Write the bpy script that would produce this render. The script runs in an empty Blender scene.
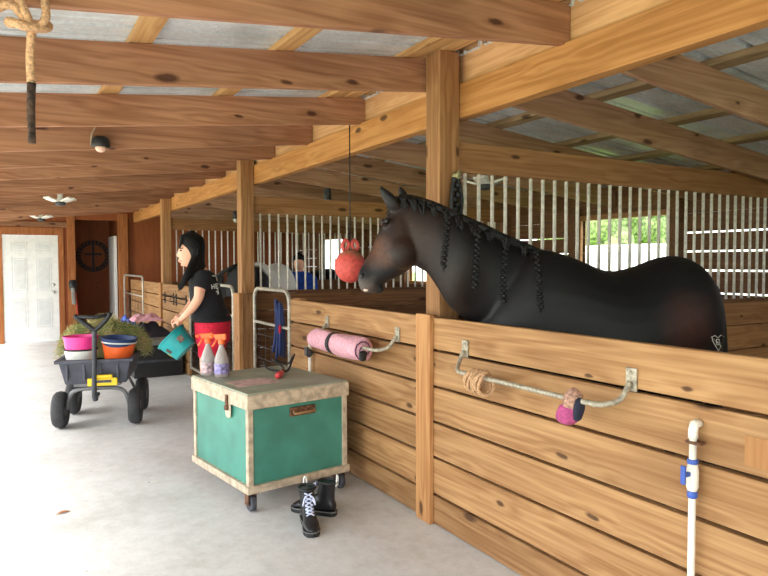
import bpy, bmesh, math, random
from mathutils import Vector, Matrix, noise
from mathutils.bvhtree import BVHTree
random.seed(11)
C = bpy.context.scene.collection
SC = bpy.context.scene
V = Vector
R = math.radians

# ------------------------------------------------------------------ camera, world, light, exposure
FPX = 653.94
TH, PH, RO = R(30.096), R(2.216), R(0.15)
EYE = V((0, 0, 1.5))
_f = V((math.sin(TH)*math.cos(PH), math.cos(TH)*math.cos(PH), -math.sin(PH)))
_r0 = V((math.cos(TH), -math.sin(TH), 0))
_d0 = _f.cross(_r0)
_r = _r0*math.cos(RO) + _d0*math.sin(RO)
_d = -_r0*math.sin(RO) + _d0*math.cos(RO)
cam = bpy.data.objects.new('camera', bpy.data.cameras.new('camera'))
C.objects.link(cam)
m3 = Matrix((_r, -_d, -_f)).transposed()
cam.matrix_world = Matrix.Translation(EYE) @ m3.to_4x4()
cam.data.sensor_width = 36.0
cam.data.lens = FPX/768*36.0
cam.data.clip_end = 300
SC.camera = cam
SC.view_settings.view_transform = 'Standard'
SC.view_settings.look = 'None'
SC.view_settings.gamma = 1
SC.view_settings.use_curve_mapping = False
SC.view_settings.exposure = 0.6
world = bpy.data.worlds.new('world'); SC.world = world
world.use_nodes = True
bg = world.node_tree.nodes['Background']
bg.inputs[0].default_value = (0.93, 0.97, 1.0, 1)
bg.inputs[1].default_value = 3.4
sun = bpy.data.objects.new('sun', bpy.data.lights.new('sun', 'SUN'))
C.objects.link(sun)
sun.data.energy = 7.0; sun.data.angle = R(30); sun.data.color = (1, .95, .86)
sun.rotation_euler = V((.64, .12, -.76)).to_track_quat('-Z', 'Y').to_euler()

def ray(u, v): return _r*((u-384)/FPX) + _d*((v-288)/FPX) + _f
def onx(u, v, X): d = ray(u, v); return EYE + d*(X/d.x)
def ony(u, v, Y): d = ray(u, v); return EYE + d*(Y/d.y)
def onz(u, v, Z): d = ray(u, v); return EYE + d*((Z-1.5)/d.z)
def atd(u, v, D):
    d = ray(u, v); h = d.x*math.sin(TH)+d.y*math.cos(TH); return EYE + d*(D/h)

# ------------------------------------------------------------------ materials
def lin(c):
    c = c/255
    return c/12.92 if c <= .04045 else ((c+.055)/1.055)**2.4
def rgb(r, g, b): return (lin(r), lin(g), lin(b), 1)
def newmat(name):
    m = bpy.data.materials.new(name); m.use_nodes = True
    nt = m.node_tree; b = nt.nodes['Principled BSDF']
    return m, nt, b
def N(nt, t, **k):
    n = nt.nodes.new(t)
    for a, v in k.items(): setattr(n, a, v)
    return n
def ramp(nt, stops, fac):
    r = N(nt, 'ShaderNodeValToRGB'); e = r.color_ramp.elements
    e[0].position, e[0].color = stops[0]
    e[1].position, e[1].color = stops[-1]
    for p, c in stops[1:-1]:
        x = e.new(p); x.color = c
    nt.links.new(fac, r.inputs[0]); return r.outputs[0]
def mix(nt, f, a, b, mode='MIX'):
    n = N(nt, 'ShaderNodeMix', data_type='RGBA', blend_type=mode)
    for s, x in ((0, f), (6, a), (7, b)):
        if isinstance(x, (int, float)): n.inputs[s].default_value = x
        elif isinstance(x, tuple): n.inputs[s].default_value = x
        else: nt.links.new(x, n.inputs[s])
    return n.outputs[2]
def plain(name, c, rough=.6, metal=0, var=.12, scale=12, bump=0, spec=None, **k):
    m, nt, b = newmat(name)
    tc = N(nt, 'ShaderNodeTexCoord'); nz = N(nt, 'ShaderNodeTexNoise')
    nz.inputs['Scale'].default_value = scale; nz.inputs['Detail'].default_value = 6
    nt.links.new(tc.outputs['Object'], nz.inputs['Vector'])
    dk = tuple(x*(1-var*2) for x in c[:3])+(1,); lt = tuple(min(1, x*(1+var)) for x in c[:3])+(1,)
    nt.links.new(ramp(nt, [(.35, dk), (.65, lt)], nz.outputs[0]), b.inputs['Base Color'])
    b.inputs['Roughness'].default_value = rough; b.inputs['Metallic'].default_value = metal
    if spec is not None: b.inputs['Specular IOR Level'].default_value = spec
    for a, v in k.items(): b.inputs[a.replace('_', ' ')].default_value = v
    if bump:
        bp = N(nt, 'ShaderNodeBump'); bp.inputs['Strength'].default_value = bump; bp.inputs['Distance'].default_value = .01
        nt.links.new(nz.outputs[0], bp.inputs['Height']); nt.links.new(bp.outputs[0], b.inputs['Normal'])
    return m
def wood(name, light, dark, axis, knot=(60, 34, 18), rough=.62, knots=.5, grain=1.0, tint=.18, thin=None):
    m, nt, b = newmat(name)
    L = nt.links.new
    tc = N(nt, 'ShaderNodeTexCoord'); oi = N(nt, 'ShaderNodeObjectInfo')
    off = N(nt, 'ShaderNodeVectorMath', operation='SCALE'); off.inputs[0].default_value = (13.1, 7.7, 9.3)
    L(oi.outputs['Random'], off.inputs['Scale'])
    add = N(nt, 'ShaderNodeVectorMath', operation='ADD'); L(tc.outputs['Object'], add.inputs[0]); L(off.outputs[0], add.inputs[1])
    i = 'XYZ'.index(axis)
    def mp(along, cross, flat=False):
        s = [cross]*3; s[i] = along
        if flat and thin: s['XYZ'.index(thin)] = 0
        n = N(nt, 'ShaderNodeVectorMath', operation='MULTIPLY'); n.inputs[1].default_value = s
        L(add.outputs[0], n.inputs[0]); return n.outputs[0]
    # knots
    vor = N(nt, 'ShaderNodeTexVoronoi', voronoi_dimensions='2D'); vor.inputs['Scale'].default_value = 1
    wv = N(nt, 'ShaderNodeTexNoise'); wv.inputs['Scale'].default_value = 1.2; L(mp(6, 9, True), wv.inputs['Vector'])
    wadd = N(nt, 'ShaderNodeVectorMath', operation='MULTIPLY_ADD'); L(wv.outputs[1], wadd.inputs[0])
    wadd.inputs[1].default_value = (.16, .16, .16) if not thin else tuple(0 if a == thin else .16 for a in 'XYZ'); L(mp(2.0, 5.2), wadd.inputs[2])
    sx = N(nt, 'ShaderNodeSeparateXYZ'); cx = N(nt, 'ShaderNodeCombineXYZ'); L(wadd.outputs[0], sx.inputs[0])
    L(sx.outputs[i], cx.inputs[0]); oth = [q for q in range(3) if q != i]
    if thin: L(sx.outputs[[q for q in oth if 'XYZ'[q] != thin][0]], cx.inputs[1])
    else:
        sa = N(nt, 'ShaderNodeMath', operation='ADD'); L(sx.outputs[oth[0]], sa.inputs[0]); L(sx.outputs[oth[1]], sa.inputs[1]); L(sa.outputs[0], cx.inputs[1])
    L(cx.outputs[0], vor.inputs['Vector'])
    kd = vor.outputs['Distance']
    # grain warped around knots
    near = N(nt, 'ShaderNodeMapRange'); near.inputs[1].default_value = 0; near.inputs[2].default_value = .35
    near.inputs[3].default_value = 1; near.inputs[4].default_value = 0; L(kd, near.inputs[0])
    n1 = N(nt, 'ShaderNodeTexNoise'); n1.inputs['Scale'].default_value = 1; n1.inputs['Detail'].default_value = 3
    L(mp(.22, 4.5), n1.inputs['Vector'])
    sm = N(nt, 'ShaderNodeMath', operation='MULTIPLY_ADD'); L(n1.outputs[0], sm.inputs[0]); sm.inputs[1].default_value = 16
    L(near.outputs[0], sm.inputs[2])
    sn = N(nt, 'ShaderNodeMath', operation='SINE')
    sm2 = N(nt, 'ShaderNodeMath', operation='MULTIPLY'); L(sm.outputs[0], sm2.inputs[0]); sm2.inputs[1].default_value = 4.5
    L(sm2.outputs[0], sn.inputs[0])
    n2 = N(nt, 'ShaderNodeTexNoise'); n2.inputs['Scale'].default_value = 1; n2.inputs['Detail'].default_value = 5
    L(mp(2.0, 75), n2.inputs['Vector'])
    g = N(nt, 'ShaderNodeMapRange'); g.inputs[1].default_value = -1.3; g.inputs[2].default_value = 1
    g.inputs[3].default_value = 0; g.inputs[4].default_value = .34*grain; L(sn.outputs[0], g.inputs[0])
    g2 = N(nt, 'ShaderNodeMath', operation='MULTIPLY_ADD'); L(n2.outputs[0], g2.inputs[0]); g2.inputs[1].default_value = .95*grain
    L(g.outputs[0], g2.inputs[2])
    mid = tuple((light[j]*.6+dark[j]*.4) for j in range(3))
    col = ramp(nt, [(.15, rgb(*light)), (.55, rgb(*mid)), (1, rgb(*dark))], g2.outputs[0])
    # large blotches of weathering
    n3 = N(nt, 'ShaderNodeTexNoise'); n3.inputs['Scale'].default_value = 1; n3.inputs['Detail'].default_value = 4
    L(mp(1.3, 4), n3.inputs['Vector'])
    bl = ramp(nt, [(.3, (.74, .71, .68, 1)), (.65, (1.05, 1.04, 1.02, 1))], n3.outputs[0])
    col = mix(nt, .75, col, bl, 'MULTIPLY')
    # tint per board
    tr = ramp(nt, [(0, (1-tint*1.3, 1-tint*1.5, 1-tint*1.7, 1)), (.5, (1, 1, 1, 1)), (1, (1+tint*.5, 1+tint*.4, 1+tint*.3, 1))], oi.outputs['Random'])
    col = mix(nt, 1.0, col, tr, 'MULTIPLY')
    # knot colour, only in some cells
    sep = N(nt, 'ShaderNodeSeparateColor'); L(vor.outputs['Color'], sep.inputs[0])
    on = N(nt, 'ShaderNodeMath', operation='LESS_THAN'); L(sep.outputs[0], on.inputs[0]); on.inputs[1].default_value = knots
    szz = N(nt, 'ShaderNodeMath', operation='MULTIPLY_ADD'); L(sep.outputs[1], szz.inputs[0]); szz.inputs[1].default_value = .8; szz.inputs[2].default_value = .45
    dv = N(nt, 'ShaderNodeMath', operation='DIVIDE'); L(kd, dv.inputs[0]); L(szz.outputs[0], dv.inputs[1])
    ks = N(nt, 'ShaderNodeMapRange'); ks.inputs[1].default_value = .06; ks.inputs[2].default_value = .12
    ks.inputs[3].default_value = .85; ks.inputs[4].default_value = 0; L(dv.outputs[0], ks.inputs[0])
    km = N(nt, 'ShaderNodeMath', operation='MULTIPLY'); L(on.outputs[0], km.inputs[0]); L(ks.outputs[0], km.inputs[1])
    col = mix(nt, km.outputs[0], col, rgb(*knot))
    L(col, b.inputs['Base Color'])
    b.inputs['Roughness'].default_value = rough; b.inputs['Specular IOR Level'].default_value = .25
    bp = N(nt, 'ShaderNodeBump'); bp.inputs['Strength'].default_value = .25; bp.inputs['Distance'].default_value = .003
    L(g2.outputs[0], bp.inputs['Height']); L(bp.outputs[0], b.inputs['Normal'])
    return m
FENCE_L, FENCE_D = (194, 156, 110), (142, 100, 62)
w_fence = wood('fence_pine', FENCE_L, FENCE_D, 'Y', knots=.5, thin='X')
w_fence_z = wood('upright_pine', (212, 164, 112), (168, 114, 68), 'Z', knots=.3, thin='X')
w_raft = wood('rafter_pine', (190, 144, 112), (138, 94, 68), 'X', knots=.5, knot=(62, 30, 22), thin='Y')
w_raft_lit = wood('stall_rafter_pine_lit', (222, 182, 152), (172, 128, 98), 'X', knots=.45, knot=(70, 42, 32), thin='Y')  # rafter pine made paler, standing in for brighter light over the stalls
w_purl2 = wood('weathered_purlin', (186, 164, 128), (134, 110, 78), 'Y', knots=.2)
w_post = wood('post_pine', (204, 158, 112), (146, 102, 64), 'Z', knots=.35)
w_head = wood('header_pine', (216, 162, 104), (172, 116, 62), 'Y', knots=.35, thin='X')
w_head2 = wood('ledger_pine_pale', (228, 188, 142), (196, 148, 100), 'Y', knots=.15, thin='X')
w_rail = wood('partition_pine', (196, 148, 104), (150, 104, 66), 'X', knots=.25, thin='Y')
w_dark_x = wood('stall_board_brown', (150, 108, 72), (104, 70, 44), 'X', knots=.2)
w_dark_y = wood('wall_board_brown', (140, 100, 66), (98, 66, 42), 'Y', knots=.2)
w_purl = wood('purlin_pine', (220, 180, 124), (176, 130, 80), 'Y', knots=.2)
w_panel = wood('red_brown_plywood', (168, 98, 58), (128, 68, 38), 'Z', knots=.1, grain=.7)
w_trim = wood('door_trim_wood', (196, 130, 80), (150, 90, 50), 'Z', knots=.1)
m_barw = plain('worn_white_pipe', rgb(244, 238, 226), .5, var=.1, scale=30)
m_gate = plain('galvanised_pipe', rgb(196, 190, 176), .45, .35, var=.15, scale=30)
m_grey = plain('grey_rack_pipe', rgb(176, 168, 150), .5, .3, var=.2, scale=60)
m_black = plain('black_plastic', rgb(28, 28, 30), .5)
m_dgrey = plain('dark_grey_plastic', rgb(66, 68, 74), .55, var=.15)
m_tub = plain('grey_poly_tub', rgb(74, 76, 88), .6, var=.12)
m_rubber = plain('tyre_rubber', rgb(52, 53, 55), .8, bump=.4, scale=60)
m_white = plain('white_paint', rgb(236, 238, 236), .4, var=.03)
m_pvc = plain('white_pvc', rgb(238, 234, 222), .35, var=.04)
m_blue = plain('blue_plastic', rgb(58, 92, 180), .4, var=.06)
m_strap = plain('navy_nylon_webbing', rgb(44, 62, 116), .7, var=.15)
m_pinkb = plain('hot_pink_plastic', rgb(240, 60, 150), .4, var=.04)
m_orange = plain('orange_plastic', rgb(250, 108, 44), .4, var=.06)
m_navy = plain('navy_plastic', rgb(34, 60, 110), .4, var=.08)
m_bwhite = plain('white_bucket_plastic', rgb(226, 226, 220), .45, var=.05)
m_teal = plain('teal_plastic', rgb(20, 158, 162), .4, var=.06)
m_yellow = plain('yellow_plastic', rgb(238, 200, 30), .45, var=.05)
m_rust = plain('rusty_steel', rgb(120, 84, 62), .7, .4, var=.3, scale=50)
m_rope = plain('tan_rope', rgb(206, 164, 124), .9, var=.2, scale=120, bump=.6)
m_ropedk = plain('sooty_rope', rgb(70, 52, 40), .9, var=.45, scale=60, bump=.6)
m_pink = plain('dusty_pink_fleece', rgb(228, 170, 184), .95, var=.12, scale=70, bump=.6)
m_magenta = plain('magenta_fabric', rgb(176, 76, 126), .9, var=.15, scale=60)
m_tan = plain('tan_fleece', rgb(188, 148, 128), .95, var=.25, scale=90, bump=.8)
m_salmon = plain('salmon_rubber', rgb(222, 96, 88), .6, var=.1, scale=25)
m_cream = plain('cream_trim_paint', rgb(192, 174, 150), .6, var=.16, scale=22, bump=.2)
m_lid = plain('grey_green_lid', rgb(150, 156, 136), .5, var=.1, scale=7)
m_skin = plain('skin', rgb(226, 170, 142), .5, var=.04, Subsurface_Weight=0.05)
m_shirt = plain('black_cotton', rgb(13, 14, 22), .9, var=.1, scale=30)
m_red = plain('red_knit', rgb(206, 24, 58), .85, var=.1, scale=30)
m_hair = plain('black_hair', rgb(12, 10, 11), .6, var=.3, scale=80, bump=.4, spec=.2)
m_bluesh = plain('blue_fabric', rgb(30, 72, 170), .9, var=.2, scale=14)
m_dmould = plain('door_moulding', rgb(222, 226, 226), .4, var=.03)
m_glow = plain('lamp_panel_white', rgb(240, 240, 232), .3, var=.01)
m_maneb = plain('black_horse_hair', rgb(11, 10, 11), .55, var=.3, scale=140, bump=.5)
m_steel = plain('bright_steel', rgb(190, 190, 188), .3, .8, var=.1)
m_eye = plain('dark_eye', rgb(10, 8, 8), .08, var=.01)

def mat_floor():
    m, nt, b = newmat('worn_concrete'); L = nt.links.new
    tc = N(nt, 'ShaderNodeTexCoord')
    def nz(s, d=6, r=.6):
        n = N(nt, 'ShaderNodeTexNoise'); n.inputs['Scale'].default_value = s; n.inputs['Detail'].default_value = d
        n.inputs['Roughness'].default_value = r; L(tc.outputs['Object'], n.inputs['Vector']); return n.outputs[0]
    col = ramp(nt, [(.3, rgb(190, 188, 186)), (.5, rgb(208, 208, 208)), (.72, rgb(220, 221, 222))], nz(1.3, 8, .65))
    col = mix(nt, .55, col, ramp(nt, [(.38, (.8, .79, .77, 1)), (.58, (1.05, 1.05, 1.05, 1))], nz(14, 9, .8)), 'MULTIPLY')
    sp = N(nt, 'ShaderNodeTexVoronoi'); sp.inputs['Scale'].default_value = 6.5; L(tc.outputs['Object'], sp.inputs['Vector'])
    f = ramp(nt, [(.03, (1, 1, 1, 1)), (.06, (0, 0, 0, 1))], sp.outputs['Distance'])
    sc = N(nt, 'ShaderNodeSeparateColor'); L(sp.outputs['Color'], sc.inputs[0])
    lt = N(nt, 'ShaderNodeMath', operation='LESS_THAN'); L(sc.outputs[1], lt.inputs[0]); lt.inputs[1].default_value = .4
    mm = N(nt, 'ShaderNodeMath', operation='MULTIPLY'); L(f, mm.inputs[0]); L(lt.outputs[0], mm.inputs[1])
    col = mix(nt, mm.outputs[0], col, rgb(120, 98, 76))
    st = ramp(nt, [(.6, (1, 1, 1, 1)), (.75, (.78, .72, .66, 1))], nz(.8, 5, .7))
    col = mix(nt, .7, col, st, 'MULTIPLY')
    L(col, b.inputs['Base Color']); b.inputs['Roughness'].default_value = .55
    b.inputs['Specular IOR Level'].default_value = .35
    bp = N(nt, 'ShaderNodeBump'); bp.inputs['Strength'].default_value = .25; bp.inputs['Distance'].default_value = .006
    L(nz(22, 8, .7), bp.inputs['Height']); L(bp.outputs[0], b.inputs['Normal'])
    return m
def mat_metalroof():
    m, nt, b = newmat('galvanised_roof'); L = nt.links.new
    tc = N(nt, 'ShaderNodeTexCoord')
    v = N(nt, 'ShaderNodeTexVoronoi'); v.inputs['Scale'].default_value = 60; L(tc.outputs['Object'], v.inputs['Vector'])
    s = N(nt, 'ShaderNodeSeparateColor'); L(v.outputs['Color'], s.inputs[0])
    col = ramp(nt, [(0, rgb(206, 214, 218)), (1, rgb(222, 230, 234))], s.outputs[0])
    n = N(nt, 'ShaderNodeTexNoise'); n.inputs['Scale'].default_value = 2.5; n.inputs['Detail'].default_value = 7
    L(tc.outputs['Object'], n.inputs['Vector'])
    col = mix(nt, .8, col, ramp(nt, [(.36, (.68, .67, .64, 1)), (.56, (1.05, 1.05, 1.05, 1))], n.outputs[0]), 'MULTIPLY')
    L(col, b.inputs['Base Color']); b.inputs['Metallic'].default_value = .25; b.inputs['Roughness'].default_value = .42
    return m
m_floor = mat_floor(); m_roof = mat_metalroof()
m_tr = plain('white_trailer_metal', rgb(240, 242, 244), .4, var=.02, scale=2)
m_dirt = plain('stall_shavings', rgb(140, 112, 84), .95, var=.25, scale=30, bump=.6)
m_grass = plain('lawn', rgb(118, 150, 62), .95, var=.3, scale=3, bump=.5)
m_sand = plain('pale_gravel_yard', rgb(196, 188, 170), .95, var=.12, scale=4)
m_leaf = plain('tree_leaves', rgb(130, 150, 92), .8, var=.4, scale=9)

def mat_zones(name, base, zones, rough=.45, scale=35, var=.25, bump=.1):
    """coat colour: base plus patches (centre, radius, colour, softness) in object space"""
    m, nt, b = newmat(name); L = nt.links.new
    tc = N(nt, 'ShaderNodeTexCoord')
    nz = N(nt, 'ShaderNodeTexNoise'); nz.inputs['Scale'].default_value = scale; nz.inputs['Detail'].default_value = 5
    L(tc.outputs['Object'], nz.inputs['Vector'])
    n2 = N(nt, 'ShaderNodeTexNoise'); n2.inputs['Scale'].default_value = 7; L(tc.outputs['Object'], n2.inputs['Vector'])
    wob = N(nt, 'ShaderNodeVectorMath', operation='MULTIPLY_ADD'); L(n2.outputs[1], wob.inputs[0])
    wob.inputs[1].default_value = (.1, .1, .1); L(tc.outputs['Object'], wob.inputs[2])
    col = rgb(*base)
    for c, r, cc, soft in zones:
        d = N(nt, 'ShaderNodeVectorMath', operation='DISTANCE'); L(wob.outputs[0], d.inputs[0])
        d.inputs[1].default_value = (c[0]+.05, c[1]+.05, c[2]+.05)
        mr = N(nt, 'ShaderNodeMapRange'); mr.inputs[1].default_value = r*(1-soft); mr.inputs[2].default_value = r
        mr.inputs[3].default_value = 1; mr.inputs[4].default_value = 0; L(d.outputs['Value'], mr.inputs[0])
        col = mix(nt, mr.outputs[0], col, rgb(*cc))
    col = mix(nt, 1, col, ramp(nt, [(.3, (1-var, 1-var, 1-var, 1)), (.7, (1+var*.4,)*3+(1,))], nz.outputs[0]), 'MULTIPLY')
    L(col, b.inputs['Base Color']); b.inputs['Roughness'].default_value = rough
    b.inputs['Specular IOR Level'].default_value = .4
    bp = N(nt, 'ShaderNodeBump'); bp.inputs['Strength'].default_value = bump; bp.inputs['Distance'].default_value = .004
    L(nz.outputs[0], bp.inputs['Height']); L(bp.outputs[0], b.inputs['Normal'])
    return m

# ------------------------------------------------------------------ mesh helpers
class MB:
    def __init__(s): s.v = []; s.f = []
    def add(s, vs, fs, M=None):
        o = len(s.v)
        s.v += [(M @ V(p)) if M else V(p) for p in vs]
        s.f += [tuple(i+o for i in f) for f in fs]; return s
    def box(s, a, b, M=None):
        (x0, y0, z0), (x1, y1, z1) = a, b
        vs = [(x0,y0,z0),(x1,y0,z0),(x1,y1,z0),(x0,y1,z0),(x0,y0,z1),(x1,y0,z1),(x1,y1,z1),(x0,y1,z1)]
        return s.hexa(vs, M)
    def hexa(s, vs, M=None):
        return s.add(vs, [(0,3,2,1),(4,5,6,7),(0,1,5,4),(1,2,6,5),(2,3,7,6),(3,0,4,7)], M)
    def rings(s, rs, cap=True, closed=False, M=None):
        n = len(rs[0]); vs = [p for r in rs for p in r]; fs = []
        k = len(rs)
        for i in range(k if closed else k-1):
            j = (i+1) % k
            for a in range(n):
                b = (a+1) % n
                fs.append((i*n+a, i*n+b, j*n+b, j*n+a))
        if cap and not closed:
            fs.append(tuple(range(n-1, -1, -1))); fs.append(tuple((k-1)*n+a for a in range(n)))
        return s.add(vs, fs, M)
    def tube(s, pts, r, n=8, closed=False, M=None, sub=0):
        pts = [V(p) for p in pts]
        rr = list(r) if isinstance(r, (list, tuple)) else [r]*len(pts)
        if sub: pts, rr = smooth_path(pts, rr, sub, closed)
        rs = []; k = len(pts); up = None
        for i, p in enumerate(pts):
            if closed: t = pts[(i+1) % k]-pts[i-1]
            else: t = pts[min(i+1, k-1)]-pts[max(i-1, 0)]
            t = t.normalized() if t.length > 1e-9 else V((0,0,1))
            if up is None:
                up = t.orthogonal().normalized()
            up = (up - t*up.dot(t))
            up = up.normalized() if up.length > 1e-6 else t.orthogonal().normalized()
            sd = t.cross(up)
            rs.append([p + up*(rr[i]*math.cos(2*math.pi*a/n)) + sd*(rr[i]*math.sin(2*math.pi*a/n)) for a in range(n)])
        return s.rings(rs, True, closed, M)
    def lathe(s, prof, n=24, M=None, c=(0,0,0), cap=True):
        c = V(c)
        rs = [[c+V((r*math.cos(2*math.pi*a/n), r*math.sin(2*math.pi*a/n), z)) for a in range(n)] for r, z in prof]
        return s.rings(rs, cap, False, M)
    def ell(s, c, r, n=12, m=8, M=None, rot=None):
        c = V(c); r = V(r) if hasattr(r, '__len__') else V((r, r, r)); rs = []
        for i in range(m+1):
            ph = math.pi*(i/m); ph = min(max(ph, .06), math.pi-.06)
            ring = []
            for a in range(n):
                t = 2*math.pi*a/n
                p = V((r.x*math.sin(ph)*math.cos(t), r.y*math.sin(ph)*math.sin(t), -r.z*math.cos(ph)))
                if rot: p = rot @ p
                ring.append(c+p)
            rs.append(ring)
        return s.rings(rs, True, False, M)
    def loft(s, secs, n=20, M=None, ex=1.0, sub=3, capround=True):
        """secs: (T, B, W) ; T,B = opposite points, W = half width vector"""
        T = [V(x[0]) for x in secs]; B = [V(x[1]) for x in secs]; W = [V(x[2]) for x in secs]
        if sub:
            idx = [i/sub for i in range((len(secs)-1)*sub+1)]
            T = [crom(T, t) for t in idx]; B = [crom(B, t) for t in idx]; W = [crom(W, t) for t in idx]
        rs = []
        for t, b, w in zip(T, B, W):
            c = (t+b)/2; h = (t-b)/2; ring = []
            for a in range(n):
                q = 2*math.pi*a/n; cc, ss = math.cos(q), math.sin(q)
                cc = math.copysign(abs(cc)**ex, cc); ss = math.copysign(abs(ss)**ex, ss)
                ring.append(c+h*cc+w*ss)
            rs.append(ring)
        if capround:
            for e, nb in ((0, 1), (-1, -2)):
                c = sum(rs[e], V())/n; d = c-sum(rs[nb], V())/n
                if d.length > 1e-6: d.normalize()
                rad = sum((p-c).length for p in rs[e])/n
                new = [c+(p-c)*.6+d*rad*.35 for p in rs[e]]
                new2 = [c+(p-c)*.2+d*rad*.5 for p in rs[e]]
                if e == 0: rs = [new2, new]+rs
                else: rs = rs+[new, new2]
        return s.rings(rs, True, False, M)
    def mesh(s, name, org=V((0,0,0))):
        me = bpy.data.meshes.new(name)
        me.from_pydata([tuple(p-org) for p in s.v], [], s.f); me.validate()
        bm = bmesh.new(); bm.from_mesh(me); bmesh.ops.recalc_face_normals(bm, faces=bm.faces); bm.to_mesh(me); bm.free()
        return me
def crom(P, t):
    k = len(P); i = min(int(t), k-2); f = t-i
    p1, p2 = P[i], P[i+1]
    p0 = P[i-1] if i > 0 else p1*2-p2
    p3 = P[i+2] if i+2 < k else p2*2-p1
    return .5*((2*p1)+(p2-p0)*f+(2*p0-5*p1+4*p2-p3)*f*f+(3*p1-p0-3*p2+p3)*f**3)
def smooth_path(pts, rr, sub, closed):
    if closed:
        k = len(pts); P = [pts[-1]]+pts+[pts[0], pts[1]]; Q = [rr[-1]]+rr+[rr[0], rr[1]]
        ts = [1+i/sub for i in range(k*sub)]
    else:
        P, Q = pts, rr; ts = [i/sub for i in range((len(pts)-1)*sub+1)]
    o = [crom(P, t) for t in ts]
    q = [max(crom([V((x, 0, 0)) for x in Q], t).x, 1e-4) for t in ts]
    return o, q
def wloc(o):
    p = V((0,0,0))
    while o: p = p+o.location; o = o.parent
    return p
def smooth(me, on=True, ang=None):
    for p in me.polygons: p.use_smooth = on
def build(name, mb, mat, parent=None, sm=False, bev=0, local=False, label=None):
    """one mesh object; coordinates in mb are world coordinates unless local"""
    if parent is None:
        xs = [p.x for p in mb.v]; ys = [p.y for p in mb.v]; zs = [p.z for p in mb.v]
        org = V(((min(xs)+max(xs))/2, (min(ys)+max(ys))/2, min(zs)))
    else: org = V((0,0,0)) if local else wloc(parent)
    me = mb.mesh(name, org)
    o = bpy.data.objects.new(name, me); C.objects.link(o)
    if parent is None: o.location = org
    else: o.parent = parent
    me.materials.append(mat)
    if sm: smooth(me)
    if bev:
        b = o.modifiers.new('bevel', 'BEVEL'); b.width = bev; b.segments = 2; b.limit_method = 'ANGLE'
    if label: o['label'] = label
    return o
def tag(o, label, cat, group=None):
    o['label'] = label; o['category'] = cat
    if group: o['group'] = group
    return o
def thing(name, label, cat, loc=(0,0,0), group=None):
    o = bpy.data.objects.new(name, None); C.objects.link(o); o.location = loc
    o.empty_display_size = .1
    return tag(o, label, cat, group)
def struct(name, mb, mat, **k):
    o = build(name, mb, mat, **k)
    if not k.get('parent'): o['kind'] = 'structure'
    return o
def copy_tree(o, parent=None):
    c = o.copy(); C.objects.link(c); c.parent = parent
    for ch in [x for x in bpy.data.objects if x.parent == o and x != c]: copy_tree(ch, c)
    return c
def fuse(name, mb, mat, parent, vox=.012, it=6, fac=.5):
    """merge overlapping lofts into one continuous skin"""
    o = build('tmp_'+name, mb, mat, parent)
    r = o.modifiers.new('r', 'REMESH'); r.mode = 'VOXEL'; r.voxel_size = vox; r.use_smooth_shade = True
    s = o.modifiers.new('s', 'SMOOTH'); s.factor = fac; s.iterations = it
    dg = bpy.context.evaluated_depsgraph_get()
    me = bpy.data.meshes.new_from_object(o.evaluated_get(dg))
    old = o.data; bpy.data.objects.remove(o); bpy.data.meshes.remove(old)
    me.name = name; n = bpy.data.objects.new(name, me); C.objects.link(n); n.parent = parent
    if not me.materials: me.materials.append(mat)
    smooth(me); return n
def rot(axis, deg): return Matrix.Rotation(R(deg), 4, axis)
def T(x, y, z): return Matrix.Translation((x, y, z))

# ------------------------------------------------------------------ the setting
struct('ground', MB().box((-60, -40, -.4), (90, 90, -.06)), m_grass)
struct('ground_yard', MB().box((-9, -8, -.06), (-1.9, 20, -.03)), m_sand)
struct('floor', MB().box((-1.9, -9, -.12), (2.12, 17, 0)), m_floor)
struct('floor_stalls', MB().box((2.12, -9, -.12), (5.86, 14.1, -.005)), m_dirt)
SL, SR = .1086, .105
def zl(x): return 2.52-SL*(2.315-x)           # underside of the aisle rafters
def zr(x): return 2.46-SR*(x-2.36)            # underside of the stall rafters
# corrugated metal roof, one mesh per slope, purlins are its parts
def roof(name, xa, xb, zf, off):
    mb = MB(); y = -9.0; prof = []
    while y < 16.2:
        prof += [(y, 0), (y+.075, 0), (y+.08, .012), (y+.09, .012), (y+.095, 0), (y+.15, 0), (y+.158, .034), (y+.186, .034), (y+.194, 0)]; y += .23
    vs = []; n = len(prof)
    for x in (xa, xb):
        for t in (0, .002):
            vs += [(x, py, zf(x)+off+pz+t) for py, pz in prof]
    fs = []
    for i in range(n-1):
        fs += [(i, i+1, 2*n+i+1, 2*n+i), (n+i, 3*n+i, 3*n+i+1, n+i+1)]
    mb.add(vs, fs); return mb
ceil1 = struct('ceiling', roof('c', -1.95, 2.36, zl, .232), m_roof)
ceil2 = struct('ceiling_stalls', roof('c', 2.3, 6.1, zr, .232), m_roof)
struct('trim_1', MB().box((2.28, -9, 2.745), (2.42, 16, 2.79)), m_rust)
for x in (-1.6, -.87, -.15, .57, 1.28, 2.06, 2.2):
    w = .05
    z0 = zl(x-w)+.192; z1 = zl(x+w)+.192
    build('purlin', MB().hexa([(x-w,-8.9,z0),(x+w,-8.9,z1),(x+w,16,z1),(x-w,16,z0),(x-w,-8.9,z0+.038),(x+w,-8.9,z1+.038),(x+w,16,z1+.038),(x-w,16,z0+.038)]), w_purl, ceil1)
for x in (2.5, 2.62, 3.35, 4.1, 4.8, 5.5):
    w = .045; z0 = zr(x-w)+.192; z1 = zr(x+w)+.192
    build('purlin', MB().hexa([(x-w,-8.9,z0),(x+w,-8.9,z1),(x+w,14,z1),(x-w,14,z0),(x-w,-8.9,z0+.038),(x+w,-8.9,z1+.038),(x+w,14,z1+.038),(x-w,14,z0+.038)]), w_purl2, ceil2)
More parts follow.
